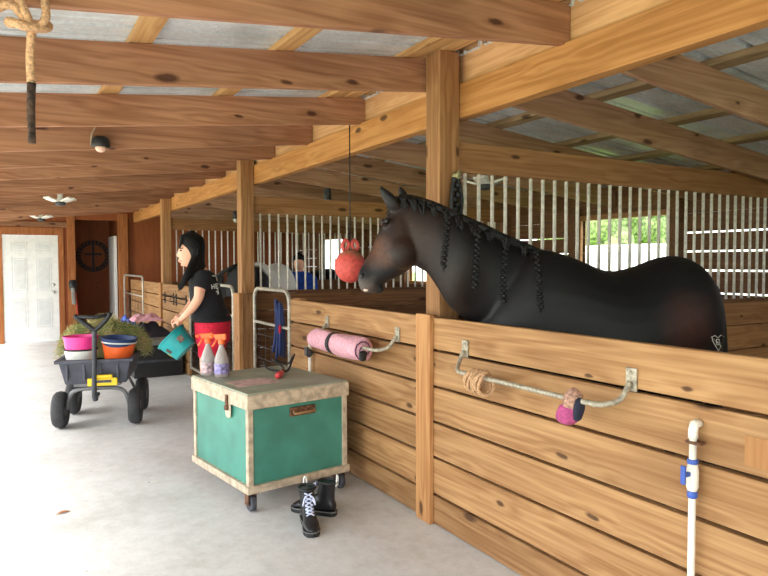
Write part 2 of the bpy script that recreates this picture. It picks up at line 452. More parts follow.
# right-hand outside wall: horizontal boards with gaps, three window openings
wins = [(4.24, 5.41), (7.95, 9.15), (11.5, 12.56)]
mb = MB(); z = 0.02
edges = [z]
zs = [0.02, .21, .40, .59, .79, .98, 1.203, 1.418, 1.602, 1.786, 1.975, 2.09, 2.34]
for a, b in zip(zs[:-1], zs[1:]):
    gap = .003
    segs = [(-9, 14.1)]
    if a > 1.19 and b < 2.0:
        segs = []; y = -9
        for w0, w1 in wins: segs.append((y, w0)); y = w1
        segs.append((y, 14.1))
    for y0, y1 in segs:
        cut = [y for y in (4.2, 5.45, 6.72) if y0 < y < y1]
        for p, q in zip([y0]+cut, cut+[y1]):
            g0 = g1 = .0015
            if q <= 4.25:
                g0 = .008 if 1.1 < a < 1.9 else g0; g1 = .008 if 1.1 < b < 1.9 else g1
            elif q <= 7.96 and p > 4.4:
                g0 = .007 if a in (1.602, 1.786) else g0; g1 = .007 if b in (1.602, 1.786) else g1
            mb.box((5.8, p, a+g0), (5.835, q, b-g1))
wall_r = struct('wall_right', mb, w_dark_y)
for y in [-.4, 1.3, 3.13, 4.16, 5.49, 6.72, 7.86, 9.24, 10.66, 11.42, 12.64, 13.9]:
    build('stud', MB().box((5.71, y-.06, 0), (5.8, y+.06, 2.11)), w_dark_x, wall_r, bev=.004)
for k, (w0, w1) in enumerate(wins):
    fr = MB()
    fr.box((5.76, w0-.05, 1.15), (5.85, w1+.05, 1.203)).box((5.76, w0-.05, 1.975), (5.85, w1+.05, 2.03))
    fr.box((5.76, w0-.05, 1.2), (5.85, w0, 1.98)).box((5.76, w1, 1.2), (5.85, w1+.05, 1.98))
    struct('window_%d' % (k+1), fr, w_rail, bev=.003)
# end wall with the white door, the alcove and the stall end
D0, D1, YE = -.03, .9, 14.13
mb = MB()
mb.box((-1.9, YE, 0), (D0-.001, YE+.1, 2.6)).box((D0-.001, YE, 2.045), (D1+.001, YE+.1, 2.6)).box((D1+.001, YE, 0), (1.2, YE+.1, 2.6))
mb.box((1.2, YE, 2.36), (2.0, YE+.1, 2.7)).box((2.0, YE, 0), (2.3, YE+.1, 2.7))
struct('wall_end', mb, w_panel)
struct('wall_stall_end', MB().box((2.3, YE-.02, 0), (5.85, YE+.06, 2.65)), w_panel)
struct('wall_alcove', MB().box((1.1, 15.5, 0), (2.3, 15.56, 2.7)).box((1.14, YE+.1, 0), (1.2, 15.5, 2.7)).box((2.0, YE+.1, 0), (2.06, 15.5, 2.7)).box((1.2, YE+.1, 2.5), (2.0, 15.5, 2.6)), w_panel)
tr = MB().box((D0-.12, YE-.03, 0), (D0-.004, YE+.02, 2.06)).box((D1+.004, YE-.03, 0), (D1+.1, YE+.02, 2.06)).box((D0-.12, YE-.03, 2.06), (D1+.1, YE+.02, 2.19))
struct('trim_2', tr, w_trim, bev=.004)
struct('trim_3', MB().box((1.06, YE-.05, 0), (1.2, YE, 2.42)), w_trim, bev=.004)
struct('trim_4', MB().box((1.98, YE-.12, 0), (2.16, YE, 2.5)), w_trim, bev=.004)
struct('trim_5', MB().box((-1.8, YE-.04, 2.2), (1.2, YE, 2.3)), w_raft, bev=.004)
# door with six raised panels
dm = MB().box((D0, YE-.01, .012), (D1, YE+.04, 2.04))
door = struct('door_1', dm, m_white, bev=.003)
for x0, x1 in ((.12, .39), (.54, .81)):
    for z0, z1 in ((.28, .82), (.98, 1.6), (1.74, 1.9)):
        x0w, x1w = D0+x0*.97+.02, D0+x1*.97+.02
        y = YE-.012
        p = MB()
        for (a, b, c, d) in ((x0w, x1w, z0, z0+.014), (x0w, x1w, z1-.014, z1), (x0w, x0w+.014, z0, z1), (x1w-.014, x1w, z0, z1)):
            p.box((a, y-.004, c), (b, y+.004, d))
        p.box((x0w+.035, y-.006, z0+.035), (x1w-.035, y+.004, z1-.035))
        build('door_panel', p, m_dmould, door, bev=.002)
build('door_knob', MB().ell((.81, YE-.05, .95), .03).tube([(.81, YE-.01, .95), (.81, YE-.05, .95)], .012), m_steel, door, sm=True)
build('deadbolt', MB().ell((.81, YE-.02, 1.09), (.03, .015, .03)), m_steel, door, sm=True)
struct('door_2', MB().box((1.93, YE+.14, .02), (1.985, YE+.95, 2.06)), m_white, bev=.004)

# ------------------------------------------------------------------ posts, header beams, rafters
PY = [(3.06, 3.20), (6.65, 6.79), (10.59, 10.73)]
for k, (a, b) in enumerate(PY):
    o = build('barn_post', MB().box((2.138, a, 0), (2.278, b, 2.70)), w_post, bev=.006)
    tag(o, ['square timber post the brown horse reaches its neck around',
            'timber post beside the pipe gate with the blue straps',
            'square timber post farthest down the aisle, left of the woman'][k], 'post', 'posts along the stall fronts')
segs = [(-9, 3.13), (3.13, 6.72), (6.72, 14.1)]
for k, (a, b) in enumerate(segs):
    o = build('header_beam', MB().box((2.282, a, 2.33), (2.36, b, 2.525)), w_head, bev=.004)
    tag(o, ['orange-toned lower beam running from the big post to the top right corner',
            'lower ridge beam between the horse\'s post and the post by the gate',
            'lower ridge beam over the far stalls beyond the gate post'][k], 'beam', 'lower ridge beams')
    o = build('ridge_board', MB().box((2.322, a, 2.527), (2.36, b, 2.742)), w_head2, bev=.003)
    tag(o, ['pale upper board on the beam running to the top right corner',
            'pale upper board on the beam between the two nearest posts',
            'pale upper board on the beam over the far stalls'][k], 'board', 'pale ridge boards')
RYL = [2.25, 3.22, 4.27, 5.22, 6.12, 6.98, 7.78, 8.72, 9.58, 10.55, 11.6, 12.6, 13.6]
ordn = ['nearest', 'second nearest', 'third nearest', 'fourth nearest', 'fifth nearest', 'sixth nearest', 'seventh nearest', 'eighth nearest', 'ninth nearest', 'tenth nearest', 'eleventh nearest', 'twelfth nearest', 'thirteenth, farthest']
for k, y in enumerate(RYL):
    xa, xb = -1.9, 2.318
    o = build('rafter', MB().hexa([(xa,y,zl(xa)),(xb,y,zl(xb)),(xb,y+.04,zl(xb)),(xa,y+.04,zl(xa)),(xa,y,zl(xa)+.19),(xb,y,zl(xb)+.19),(xb,y+.04,zl(xb)+.19),(xa,y+.04,zl(xa)+.19)]), w_raft, bev=.003)
    x = ['with the knotted rope tied to it', 'running into the big post', 'with the dark cord and ball under its end', 'with the small black lamp on it'][k] if k < 4 else 'crossing above the aisle'
    tag(o, 'brown aisle rafter, %s, %s' % (ordn[k], x), 'rafter', 'rafters over the aisle')
RYR = [2.2, 3.05+.16, 4.0, 4.95, 5.85, 6.85, 7.75, 8.7, 9.6, 10.5, 11.5, 12.5, 13.4]
RYR[1] = 3.0
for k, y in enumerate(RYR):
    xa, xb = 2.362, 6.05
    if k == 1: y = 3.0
    o = build('stall_rafter', MB().hexa([(xa,y,zr(xa)),(xb,y,zr(xb)),(xb,y+.04,zr(xb)),(xa,y+.04,zr(xa)),(xa,y,zr(xa)+.19),(xb,y,zr(xb)+.19),(xb,y+.04,zr(xb)+.19),(xa,y+.04,zr(xa)+.19)]), w_raft_lit, bev=.003)
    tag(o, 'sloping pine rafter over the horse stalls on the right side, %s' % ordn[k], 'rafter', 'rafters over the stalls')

# ------------------------------------------------------------------ stall fronts
GZ = [1.19, 1.003, .796, .592, .388, .173, .005]
def fence_boards(par, y0, y1, x0=2.1, x1=2.137, mat=None):
    for k in range(6):
        build('board', MB().box((x0, y0, GZ[k+1]+(.007 if k < 5 else 0)), (x1, y1, GZ[k]-(.007 if k else 0))), mat or w_fence, par, bev=.005)
f1 = thing('fence_section', 'six-board pine stall front under the brown horse, right of the upright', 'fence', (2.12, 1.3, 0))
fence_boards(f1, -1.2, 3.13)
build('patch', MB().box((2.097, 1.0, .83), (2.1, 1.25, .93)), w_fence_z, f1)
f2 = thing('fence_section', 'pine stall front behind the green chest, holding the pink roll', 'fence', (2.12, 4.2, 0))
fence_boards(f2, 3.13, 5.22)
build('end_post', MB().box((2.137, 5.1, 0), (2.2, 5.24, 1.2)), w_fence_z, f2, bev=.004)
o = build('upright_board', MB().box((2.07, 3.06, 0), (2.0995, 3.205, 1.205)), w_fence_z, bev=.004)
tag(o, 'upright pine board covering the joint between the two stall fronts', 'board')
f3 = thing('fence_section', 'board stall front beyond the woman with two small black racks', 'fence', (2.12, 9.4, 0))
fence_boards(f3, 8.8, 10.6)
build('upright', MB().box((2.07, 10.45, 0), (2.1, 10.6, 1.2)), w_fence_z, f3, bev=.004)
f4 = thing('fence_section', 'farthest board stall front next to the end wall', 'fence', (2.12, 12.2, 0))
fence_boards(f4, 10.62, 13.4)
# sistered boards at the foot of the gate post
o = build('post_sister_board', MB().box((2.09, 6.6, 0), (2.135, 6.8, 1.185)), w_fence_z, bev=.004)
tag(o, 'pale short board fixed to the foot of the gate post', 'board')
o = build('post_sister_board', MB().box((2.14, 6.605, 0), (2.27, 6.645, 1.185)), w_post, bev=.004)
tag(o, 'brown short board on the near side of the gate post foot', 'board')

# ------------------------------------------------------------------ stall partitions with bars
def partition(yc, label, group='barred partitions between stalls', x0=2.285, x1=5.71, nb=33):
    p = thing('stall_partition', label, 'partition', (4, yc, 0), group)
    build('top_rail', MB().box((x0, yc-.02, 2.028), (x1, yc+.02, 2.205)), w_rail, p, bev=.004)
    build('bottom_rail', MB().box((x0, yc-.025, 1.175), (x1, yc+.025, 1.204)), w_dark_x, p, bev=.003)
    b0 = None
    for k in range(nb):
        x = x0+.085+k*.1035
        if x > x1-.03: break
        if b0 is None:
            b0 = build('bar', MB().tube([(x, yc, 1.2), (x, yc, 2.03)], .0115, 8), m_barw, p, sm=True)
        else:
            c = b0.copy(); C.objects.link(c); c.location = (x-x0-.085, 0, 0)
    z = [1.172, .985, .79, .59, .39, .19, 0]
    for k in range(6):
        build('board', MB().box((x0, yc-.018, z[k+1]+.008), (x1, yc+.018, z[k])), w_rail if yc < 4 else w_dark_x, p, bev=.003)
    return p
partition(3.13, 'white-barred partition right behind the brown horse')
partition(6.72, 'white-barred partition in the middle, seen left of the brown horse\'s head')
partition(10.66, 'farthest white-barred partition, seen behind the woman\'s head')

# ------------------------------------------------------------------ pipe gates
def arc_gate(par, y0, y1, x, ztop, rad=.11, r=.017):
    pts = [(x, y0, .1), (x, y0, ztop-rad)]
    for k in range(1, 6):
        a = math.pi/2*k/5; pts.append((x, y0+rad*(1-math.cos(a)), ztop-rad+rad*math.sin(a)))
    for k in range(0, 6):
        a = math.pi/2*k/5; pts.append((x, y1-rad+rad*math.sin(a), ztop-rad+rad*math.cos(a)))
    pts.append((x, y1, .1))
    build('frame', MB().tube(pts, r, 10), m_gate, par, sm=True)
    build('bottom_tube', MB().tube([(x, y0, .12), (x, y1, .12)], r, 10), m_gate, par, sm=True)
    build('middle_rail', MB().tube([(x, y0, .93), (x, y1, .93)], r*.8, 10), m_gate, par, sm=True)
    w = MB()
    n = int((y1-y0)/.15)
    for k in range(1, n): w.tube([(x, y0+(y1-y0)*k/n, .12), (x, y0+(y1-y0)*k/n, .93)], .0028, 5)
    for k in range(1, 7): w.tube([(x, y0, .12+.81*k/7), (x, y1, .12+.81*k/7)], .0028, 5)
    build('wire_mesh', w, m_dgrey, par, sm=True)
g1 = thing('pipe_gate', 'pipe gate with wire mesh behind the green chest', 'gate', (2.12, 5.8, 0), 'pipe stall gates')
arc_gate(g1, 5.29, 6.2, 2.12, 1.255)
g2 = thing('pipe_gate', 'pipe gate partly hidden behind the woman in the black shirt', 'gate', (2.11, 7.6, 0), 'pipe stall gates')
arc_gate(g2, 6.86, 8.74, 2.11, 1.25)
g3 = thing('pipe_gate', 'pale pipe gate at the far end by the alcove', 'gate', (2.04, 12.9, 0), 'pipe stall gates')
arc_gate(g3, 11.75, 13.75, 2.04, 1.275)

for g, p, q in ((g1, (2.12, 5.29), (2.15, 5.22)), (g2, (2.11, 6.86), (2.15, 6.77)), (g3, (2.04, 13.75), (2.05, 14.02))):
    for z in (.25, .95): build('hinge', MB().tube([(p[0], p[1], z), (q[0], q[1], z)], .012, 8), m_rust, g, sm=True)

# ------------------------------------------------------------------ racks on the stall front
def plate(mb, y, z, w=.05, h=.09):
    mb.box((2.09, y-w/2, z-h/2), (2.0985, y+w/2, z+h/2))
def rack(y0, y1, z, label, drop=.085, out=.12):
    t = thing('blanket_rack', label, 'rack', (2.1, (y0+y1)/2, z), 'pipe blanket racks')
    x = 2.083
    s = 1 if y1 > y0 else -1
    pts = [(x, y0, z), (x-.02, y0, z-.03), (x-.05, y0+.01, z-drop*.8), (x-out*.85, y0+.05, z-drop), (x-out, y0+.14, z-drop),
           (x-out, (y0+y1)/2, z-drop), (x-out, y1-.2, z-drop), (x-out*.85, y1-.09, z-drop), (x-.045, y1-.02, z-drop*.75), (x-.015, y1, z-.03), (x, y1, z)]
    build('bar', MB().tube(pts, .0115, 10, sub=4), m_grey, t, sm=True)
    for y in (y0, y1):
        p = MB(); plate(p, y, z+.01); p.ell((2.09, y, z+.035), (.006, .008, .008)); p.ell((2.09, y, z-.015), (.006, .008, .008))
        build('wall_plate', p, m_grey, t, bev=.002)
    return t
rack(1.70, 2.76, 1.035, 'bent pipe rack below the horse\'s flank holding twine and a pink boot')
rack(3.45, 4.47, 1.045, 'bent pipe rack on the fence carrying the pink fleece roll')
for y in (9.2, 9.95):
    t = thing('small_black_rack', 'thin black bar rack on the far board fence, %s' % ('nearer to the woman' if y < 9.6 else 'farther from the woman'), 'rack', (2.1, y, 1), 'black bar racks')
    for z in (1.03, .95):
        build('bar', MB().tube([(2.095, y-.3, z), (2.05, y-.29, z), (2.05, y+.29, z), (2.095, y+.3, z)], .006, 6), m_black, t)
    build('bracket', MB().box((2.088, y-.31, .9), (2.0985, y-.28, 1.07)), m_black, t)
    build('bracket', MB().box((2.088, y+.28, .9), (2.0985, y+.31, 1.07)), m_black, t)

# coil of twine on the rack end
mb = MB(); xb = 1.968
for k in range(9):
    yy = 2.43+.015*k
    pts = []
    rr = .043+.006*math.sin(k*2.1)+.0012*(10-k)
    for a in range(14):
        q = 2*math.pi*a/14
        pts.append((xb+rr*math.cos(q)*.8, yy+(.012*math.sin(q*2+k)), .942-.018+rr*math.sin(q)))
    mb.tube(pts, .008, 6, closed=True)
o = build('twine_coil', mb, m_rope, sm=True); tag(o, 'coil of tan twine wound on the end of the near rack', 'twine')
# pink boot over the bar
t = thing('pink_hoof_boot', 'small magenta and tan fleece hoof boot hung on the near rack', 'boot', (1.968, 1.885, .85))
mb = MB().loft([((1.99, 1.88, .985), (1.95, 1.88, .985), (0, .02, 0)), ((2.01, 1.88, .965), (1.93, 1.88, .965), (0, .036, 0)), ((2.01, 1.88, .93), (1.925, 1.88, .93), (0, .036, 0)), ((2.01, 1.885, .905), (1.925, 1.885, .905), (0, .04, 0))], 16)
build('fleece_top', mb, m_tan, t, sm=True)
mb = MB().loft([((2.012, 1.89, .918), (1.92, 1.89, .918), (0, .045, 0)), ((2.015, 1.90, .885), (1.915, 1.90, .885), (0, .052, 0)), ((2.01, 1.905, .862), (1.92, 1.905, .862), (0, .048, 0))], 16)
build('shell', mb, m_magenta, t, sm=True)
build('strap', MB().loft([((1.94, 1.838, .955), (1.98, 1.838, .955), (0, .012, 0)), ((1.93, 1.84, .92), (1.99, 1.84, .92), (0, .014, 0)), ((1.94, 1.848, .875), (1.98, 1.848, .875), (0, .012, 0))], 10), plain('dark_navy_strap', rgb(36, 40, 62), .8), t, sm=True)
# pink roll on the left rack
t = thing('pink_fleece_roll', 'rolled dusty pink fleece wrap strapped on the rack behind the chest', 'wrap', (1.965, 4.05, .95))
def roll(y0, y1, name, rad=.062):
    mb = MB(); n = 40; rs = []
    for y in [y0+(y1-y0)*i/8 for i in range(9)]:
        w = noise.noise(V((y*9, 1, 2)))*.006
        e = .006 if y in (y0, y1) else 0
        rs.append([V((1.968+(rad+w-e)*math.cos(2*math.pi*a/n)*.95, y, .945+(rad+w-e+.006*math.sin(2*math.pi*a/n*3+y*8))*math.sin(2*math.pi*a/n))) for a in range(n)])
    mb.rings(rs); return build(name, mb, m_pink, t, sm=True)
roll(3.66, 4.04, 'fleece_wrap', .078); roll(4.08, 4.42, 'fleece_wrap', .07)
build('strap', MB().lathe([(.05, -.022), (.077, -.02), (.077, .02), (.05, .022)], 24, T(1.968, 4.06, .945) @ rot('X', 90)), m_black, t)
mb = MB(); pts = [(1.968+(.012+.0029*a)*math.cos(a*.55), 3.655, .945+(.012+.0029*a)*math.sin(a*.55)) for a in range(20)]
mb.tube(pts, .004, 6); build('spiral_edge', mb, plain('purple_lining', rgb(92, 60, 92), .9), t)
build('end_strap', MB().loft([((1.93, 3.65, .93), (1.99, 3.65, .93), (0, .008, 0)), ((1.93, 3.645, .885), (1.98, 3.645, .88), (0, .008, 0))], 8), m_black, t)

# PVC pipes
t = thing('water_pipe', 'white plastic water pipe with a blue valve on the near fence', 'pipe', (2.065, 1.415, 0))
build('pipe', MB().tube([(2.065, 1.415, 0), (2.065, 1.415, .91)], .0125, 12), m_pvc, t, sm=True)
build('elbow', MB().tube([(2.065, 1.415, .885), (2.065, 1.415, .915), (2.07, 1.415, .932), (2.098, 1.415, .935)], .0165, 12), m_pvc, t, sm=True)
build('valve_body', MB().tube([(2.065, 1.415, .70), (2.065, 1.415, .715), (2.065, 1.415, .77), (2.065, 1.415, .80)], [.016, .021, .021, .016], 12), m_pvc, t, sm=True)
build('valve_collar', MB().lathe([(.0175, -.012), (.019, -.008), (.019, .0), (.0175, .004)], 16, T(2.065, 1.415, .808)), m_blue, t, sm=True)
build('union_nut', MB().lathe([(.0145, -.02), (.0175, -.015), (.0175, .0), (.0145, .004)], 16, T(2.065, 1.415, .695)), m_blue, t, sm=True)
build('valve_handle', MB().box((2.012, 1.408, .73), (2.022, 1.426, .795)).box((2.02, 1.408, .755), (2.05, 1.422, .77)), m_blue, t, bev=.003).location = (0, .0, 0)
build('pipe_strap', MB().box((2.047, 1.38, .867), (2.086, 1.436, .877)), m_rust, t, bev=.002)
t = thing('water_pipe', 'short white pipe with a dark tap behind the green chest', 'pipe', (2.08, 4.74, 0))
build('pipe', MB().tube([(2.07, 4.74, 0), (2.07, 4.74, .94)], .013, 10), m_pvc, t, sm=True)
build('tap', MB().ell((2.06, 4.735, .79), (.03, .03, .035)).box((2.03, 4.71, .77), (2.05, 4.76, .84)), m_dgrey, t, bev=.003)

# blue straps on the gate post edge
t = thing('blue_halter', 'bundle of blue nylon straps hanging on the pipe gate', 'halter', (2.09, 5.5, .6))
for k, (dy, dz) in enumerate(((0, 0), (.05, -.03), (.1, .02))):
    y = 5.42+dy
    build('strap', MB().tube([(2.09-.012*k, y+.03, .68+dz), (2.085, y, .92), (2.08, y-.01, 1.1+dz), (2.09, y+.02, 1.145+dz), (2.12, y+.045, 1.1+dz), (2.14, y+.055, .9), (2.14, y+.05, .66)], .013, 6, sub=3), m_strap, t, sm=True)
build('red_clip', MB().ell((2.075, 5.405, .92), (.012, .012, .04)), m_red, t, sm=True)

# ------------------------------------------------------------------ hanging things
t = thing('hanging_rope', 'tan rope knotted around the nearest rafter, its frayed end sooty', 'rope', (.08, 2.2, 1.86))
build('hanging_end', MB().tube([(.085, 2.2, 2.2), (.078, 2.2, 2.1), (.08, 2.2, 2.03)], .0125, 10, sub=3), m_rope, t, sm=True)
build('sooty_end', MB().tube([(.08, 2.2, 2.035), (.077, 2.2, 1.95), (.078, 2.2, 1.855)], [.0125, .0115, .0105], 10, sub=3), m_ropedk, t, sm=True)
kn = MB()
kn.tube([(.03, 2.2, 2.2), (.07, 2.18, 2.185), (.12, 2.2, 2.195), (.125, 2.225, 2.215), (.07, 2.235, 2.21), (.03, 2.22, 2.2)], .013, 8, closed=True, sub=4)
kn.tube([(.085, 2.2, 2.19), (.07, 2.18, 2.22), (.055, 2.19, 2.26), (.05, 2.205, 2.29), (.05, 2.235, 2.49), (.055, 2.27, 2.49), (.06, 2.3, 2.475), (.06, 2.31, 2.3), (.07, 2.29, 2.26), (.085, 2.23, 2.21)], .012, 8, sub=4)
kn.tube([(.075, 2.2, 2.2), (.03, 2.18, 2.24), (-.03, 2.2, 2.21), (-.1, 2.22, 2.2), (-.16, 2.24, 2.215), (-.19, 2.235, 2.26), (-.19, 2.23, 2.46), (-.185, 2.3, 2.46), (-.185, 2.31, 2.27)], .012, 8, sub=4)
kn.tube([(.1, 2.2, 2.19), (.12, 2.18, 2.22), (.12, 2.2, 2.27), (.12, 2.235, 2.3)], .012, 8, sub=4)
build('knot', kn, m_rope, t, sm=True)
t = thing('rafter_lamp', 'small black socket lamp with pale bulb on an aisle rafter', 'lamp', (.62, 5.17, 2.33))
build('socket', MB().lathe([(.02, .07), (.05, .065), (.062, .04), (.066, 0), (.06, -.005)], 20, T(.62, 5.15, 2.345)), m_black, t, sm=True)
build('bulb', MB().ell((.62, 5.15, 2.335), (.04, .04, .032)), plain('pale_bulb', rgb(232, 190, 170), .4), t, sm=True)
build('wire', MB().tube([(.56, 5.19, 2.36), (.565, 5.18, 2.43), (.60, 5.2, 2.505)], .006, 6, sub=3), m_cream, t, sm=True)
build('bracket', MB().box((.59, 5.14, 2.4), (.65, 5.222, 2.42)), m_black, t)

t = thing('horse_ball', 'salmon pink horse ball hanging on a cord in front of the muzzle', 'toy', (2.21, 4.29, 1.4))
bc = V((2.20, 4.29, 1.475))
build('ball', MB().ell(bc, (.116, .116, .122), 28, 20), mat_zones('salmon_dusty', (222, 92, 84), [((0, 0, .2), .12, (168, 128, 94), .5)], .6), t, sm=True)
hp = MB()
for s in (-1, 1):
    hp.tube([(bc.x+.05*s, bc.y, 1.582), (bc.x+.065*s, bc.y, 1.628), (bc.x+.04*s, bc.y, 1.665), (bc.x+.012*s, bc.y, 1.64), (bc.x+.03*s, bc.y, 1.59)], .014, 8, sub=3)
build('loops', hp, m_salmon, t, sm=True)
build('cord', MB().tube([(bc.x, bc.y, 1.628), (bc.x, bc.y, 2.505)], .0045, 6), m_black, t, sm=True)

t = thing('hanging_halter', 'black braided halter hanging on a hook on the big post', 'halter', (2.25, 3.03, 1.75))
hp = MB()
for k in range(9):
    hp.ell((2.235+.012*((k % 2)*2-1), 3.03, 1.97-.028*k), (.022, .018, .02), 8, 6)
hp.tube([(2.22, 3.03, 1.99), (2.2, 3.03, 1.85), (2.215, 3.03, 1.76), (2.25, 3.03, 1.75), (2.272, 3.03, 1.85), (2.245, 3.03, 1.98)], .012, 8, sub=3, closed=True)
build('straps', hp, m_black, t, sm=True)
build('hook', MB().tube([(2.23, 3.06, 1.99), (2.23, 3.02, 1.98), (2.23, 3.01, 2.0), (2.25, 3.02, 2.02)], .01, 8).ell((2.235, 3.03, 1.99), (.03, .018, .022)), plain('tarnished_brass', rgb(170, 164, 120), .5, .4), t, sm=True)

# folding-panel ceiling lights
def panel_light(x, y, z, label, zc):
    t = thing('panel_light', label, 'light', (x, y, z), 'folding panel ceiling lights')
    build('stem', MB().lathe([(.05, zc-z), (.05, zc-z-.02), (.03, .08), (.045, .03), (.045, 0)], 16, T(x, y, z)), m_white, t, sm=True)
    build('hub', MB().lathe([(.05, .02), (.06, .01), (.06, -.02), (.04, -.03)], 16, T(x, y, z)), m_dgrey, t, sm=True)
    for k in range(4):
        M = T(x, y, z) @ rot('Z', 35+90*k) @ rot('Y', -16)
        build('panel', MB().box((.07, -.055, -.006), (.21, .055, .012), M), m_glow, t, bev=.004)
panel_light(.624, 9.22, 2.26, 'white folding panel light over the aisle, the nearer of two', 2.5)
panel_light(.568, 12.9, 2.27, 'white folding panel light over the aisle, nearest the white door', 2.5)
panel_light(3.85, 4.78, 2.2, 'white folding panel light over a stall, seen through bars', 2.5)
def bulb(x, y, z, label):
    t = thing('stall_lamp', label, 'lamp', (x, y, z), 'small stall lamps')
    build('socket', MB().lathe([(.02, .16), (.04, .15), (.045, .03), (.03, .02)], 12, T(x, y, z)), m_dgrey, t, sm=True)
    build('bulb', MB().ell((x, y, z+.01), (.04, .04, .045)), m_glow, t, sm=True)
bulb(3.3, 10.56, 2.2, 'small pale lamp left of the gate post top, over the far stall')
bulb(3.236, 6.88, 2.2, 'small dark lamp above the bars left of the horse\'s ears')

# ------------------------------------------------------------------ end wall things
t = thing('wall_medallion', 'dark round metal cross ornament on the alcove wall', 'ornament', (1.66, 15.48, 1.64))
cx, cy, cz = 1.67, 15.485, 1.66
m_iron = plain('dark_iron', rgb(44, 34, 40), .6)
mb = MB()
for rr in (.33, .26): mb.tube([(cx+rr*math.cos(a*math.pi/16), cy, cz+rr*math.sin(a*math.pi/16)) for a in range(32)], .014, 6, closed=True)
build('ring', mb, m_iron, t)
mb = MB().box((cx-.022, cy-.012, cz-.24), (cx+.022, cy+.012, cz+.24)).box((cx-.17, cy-.012, cz+.02), (cx+.17, cy+.012, cz+.065))
build('cross', mb, m_iron, t)
mb = MB()
for k in range(24):
    a = k*math.pi/12; mb.ell((cx+.295*math.cos(a), cy, cz+.295*math.sin(a)), (.03, .012, .03), 8, 5)
build('leaf_wreath', mb, m_iron, t)
t = thing('fire_extinguisher', 'black and grey gear with a red strap beside the white door', 'gear', (1.12, 14.05, .7))
build('bag', MB().loft([((1.07, 14.03, 1.16), (1.2, 14.03, 1.16), (0, .03, 0)), ((1.06, 14.02, 1.1), (1.21, 14.02, 1.1), (0, .05, 0)), ((1.09, 14.02, .98), (1.2, 14.02, .96), (0, .05, 0))], 12), m_black, t, sm=True)
build('grey_panel', MB().loft([((1.1, 13.98, 1.02), (1.17, 13.98, 1.02), (0, .02, 0)), ((1.11, 13.98, .72), (1.19, 13.98, .72), (0, .02, 0))], 10), plain('grey_fabric', rgb(140, 136, 128), .8), t, sm=True)
build('red_strap', MB().tube([(1.17, 14.05, 1.0), (1.2, 14.05, .8), (1.22, 14.05, .45)], .016, 8, sub=3), plain('red_strap', rgb(176, 48, 32), .6), t, sm=True)
t.name = 'hanging_gear'

# ------------------------------------------------------------------ green chest on casters
cloc = V((1.526, 4.203, 0)); CR = Matrix.Translation(cloc) @ rot('Z', 8)
t = thing('green_chest', 'green wooden tack chest with cream trim on casters', 'chest', cloc)
W, Lh = .358, .42       # half sizes: local x, local y
def cb(a, b): return MB().box(a, b, CR)
m_chest = plain('green_chest_paint', rgb(66, 134, 118), .5, var=.1, scale=5)
build('body', cb((-W+.012, -Lh+.012, .15), (W-.012, Lh-.012, .63)), m_chest, t, bev=.003)
mb = cb((-W-.012, -Lh-.012, .118), (W+.012, Lh+.012, .165))
build('base_frame', mb, m_cream, t, bev=.005)
for sx in (-1, 1):
    for sy in (-1, 1):
        x, y = sx*W, sy*Lh
        build('corner_trim', cb((min(x, x-sx*.035), min(y, y-sy*.035), .16), (max(x, x-sx*.035), max(y, y-sy*.035), .63)), m_cream, t, bev=.003)
build('lid_frame', cb((-W-.01, -Lh-.01, .625), (W+.01, Lh+.01, .714)), m_cream, t, bev=.006)
lid = build('lid_top', cb((-W-.004, -Lh-.004, .71), (W+.004, Lh+.004, .724)), m_lid, t, bev=.003)
build('painted_note', cb((-.3, -.2, .7242), (-.02, .02, .7255)), plain('faded_pink_paint', rgb(196, 164, 156), .7, var=.15, scale=18), lid)
for sx in (-1, 1):
    for sy in (-1, 1):
        cx, cy = sx*(W-(.035 if sy < 0 else .2)), sy*(Lh-(.04 if sy < 0 else .14))
        k = build('caster', MB().tube([(cx-.015, cy, .052), (cx+.015, cy, .052)], .05, 20, M=CR), m_dgrey, t, sm=False, bev=.004)
        build('caster_fork', MB().box((cx-.028, cy-.02, .04), (cx-.022, cy+.03, .118), CR).box((cx+.022, cy-.02, .04), (cx+.028, cy+.03, .118), CR).box((cx-.04, cy-.03, .108), (cx+.04, cy+.04, .118), CR).tube([(cx-.03, cy, .052), (cx+.03, cy, .052)], .011, 8, M=CR), m_rust, k)
hd = build('side_handle', MB().box((-.09+.02, -Lh-.004, .545), (.09+.02, -Lh+.014, .60), CR), m_rust, t, bev=.002)
build('grip', MB().tube([(-.055, -Lh-.01, .58), (-.055, -Lh-.025, .566), (.095, -Lh-.025, .566), (.095, -Lh-.01, .58)], .007, 8, M=CR), plain('brass_grip', rgb(168, 132, 92), .5, .4), hd, sm=True)
hs = build('hasp', MB().loft([((-W-.005, -.12, .545), (-W-.005, -.19, .545), (-.004, 0, 0)), ((-W-.005, -.115, .58), (-W-.005, -.195, .58), (-.004, 0, 0)), ((-W-.005, -.12, .64), (-W-.005, -.19, .64), (-.004, 0, 0))], 16, CR), m_cream, t)
build('latch', MB().box((-W-.022, -.17, .585), (-W-.01, -.145, .68), CR).ell((-W-.02, -.157, .6), (.012, .02, .018), M=CR), m_rust, hs, bev=.002)

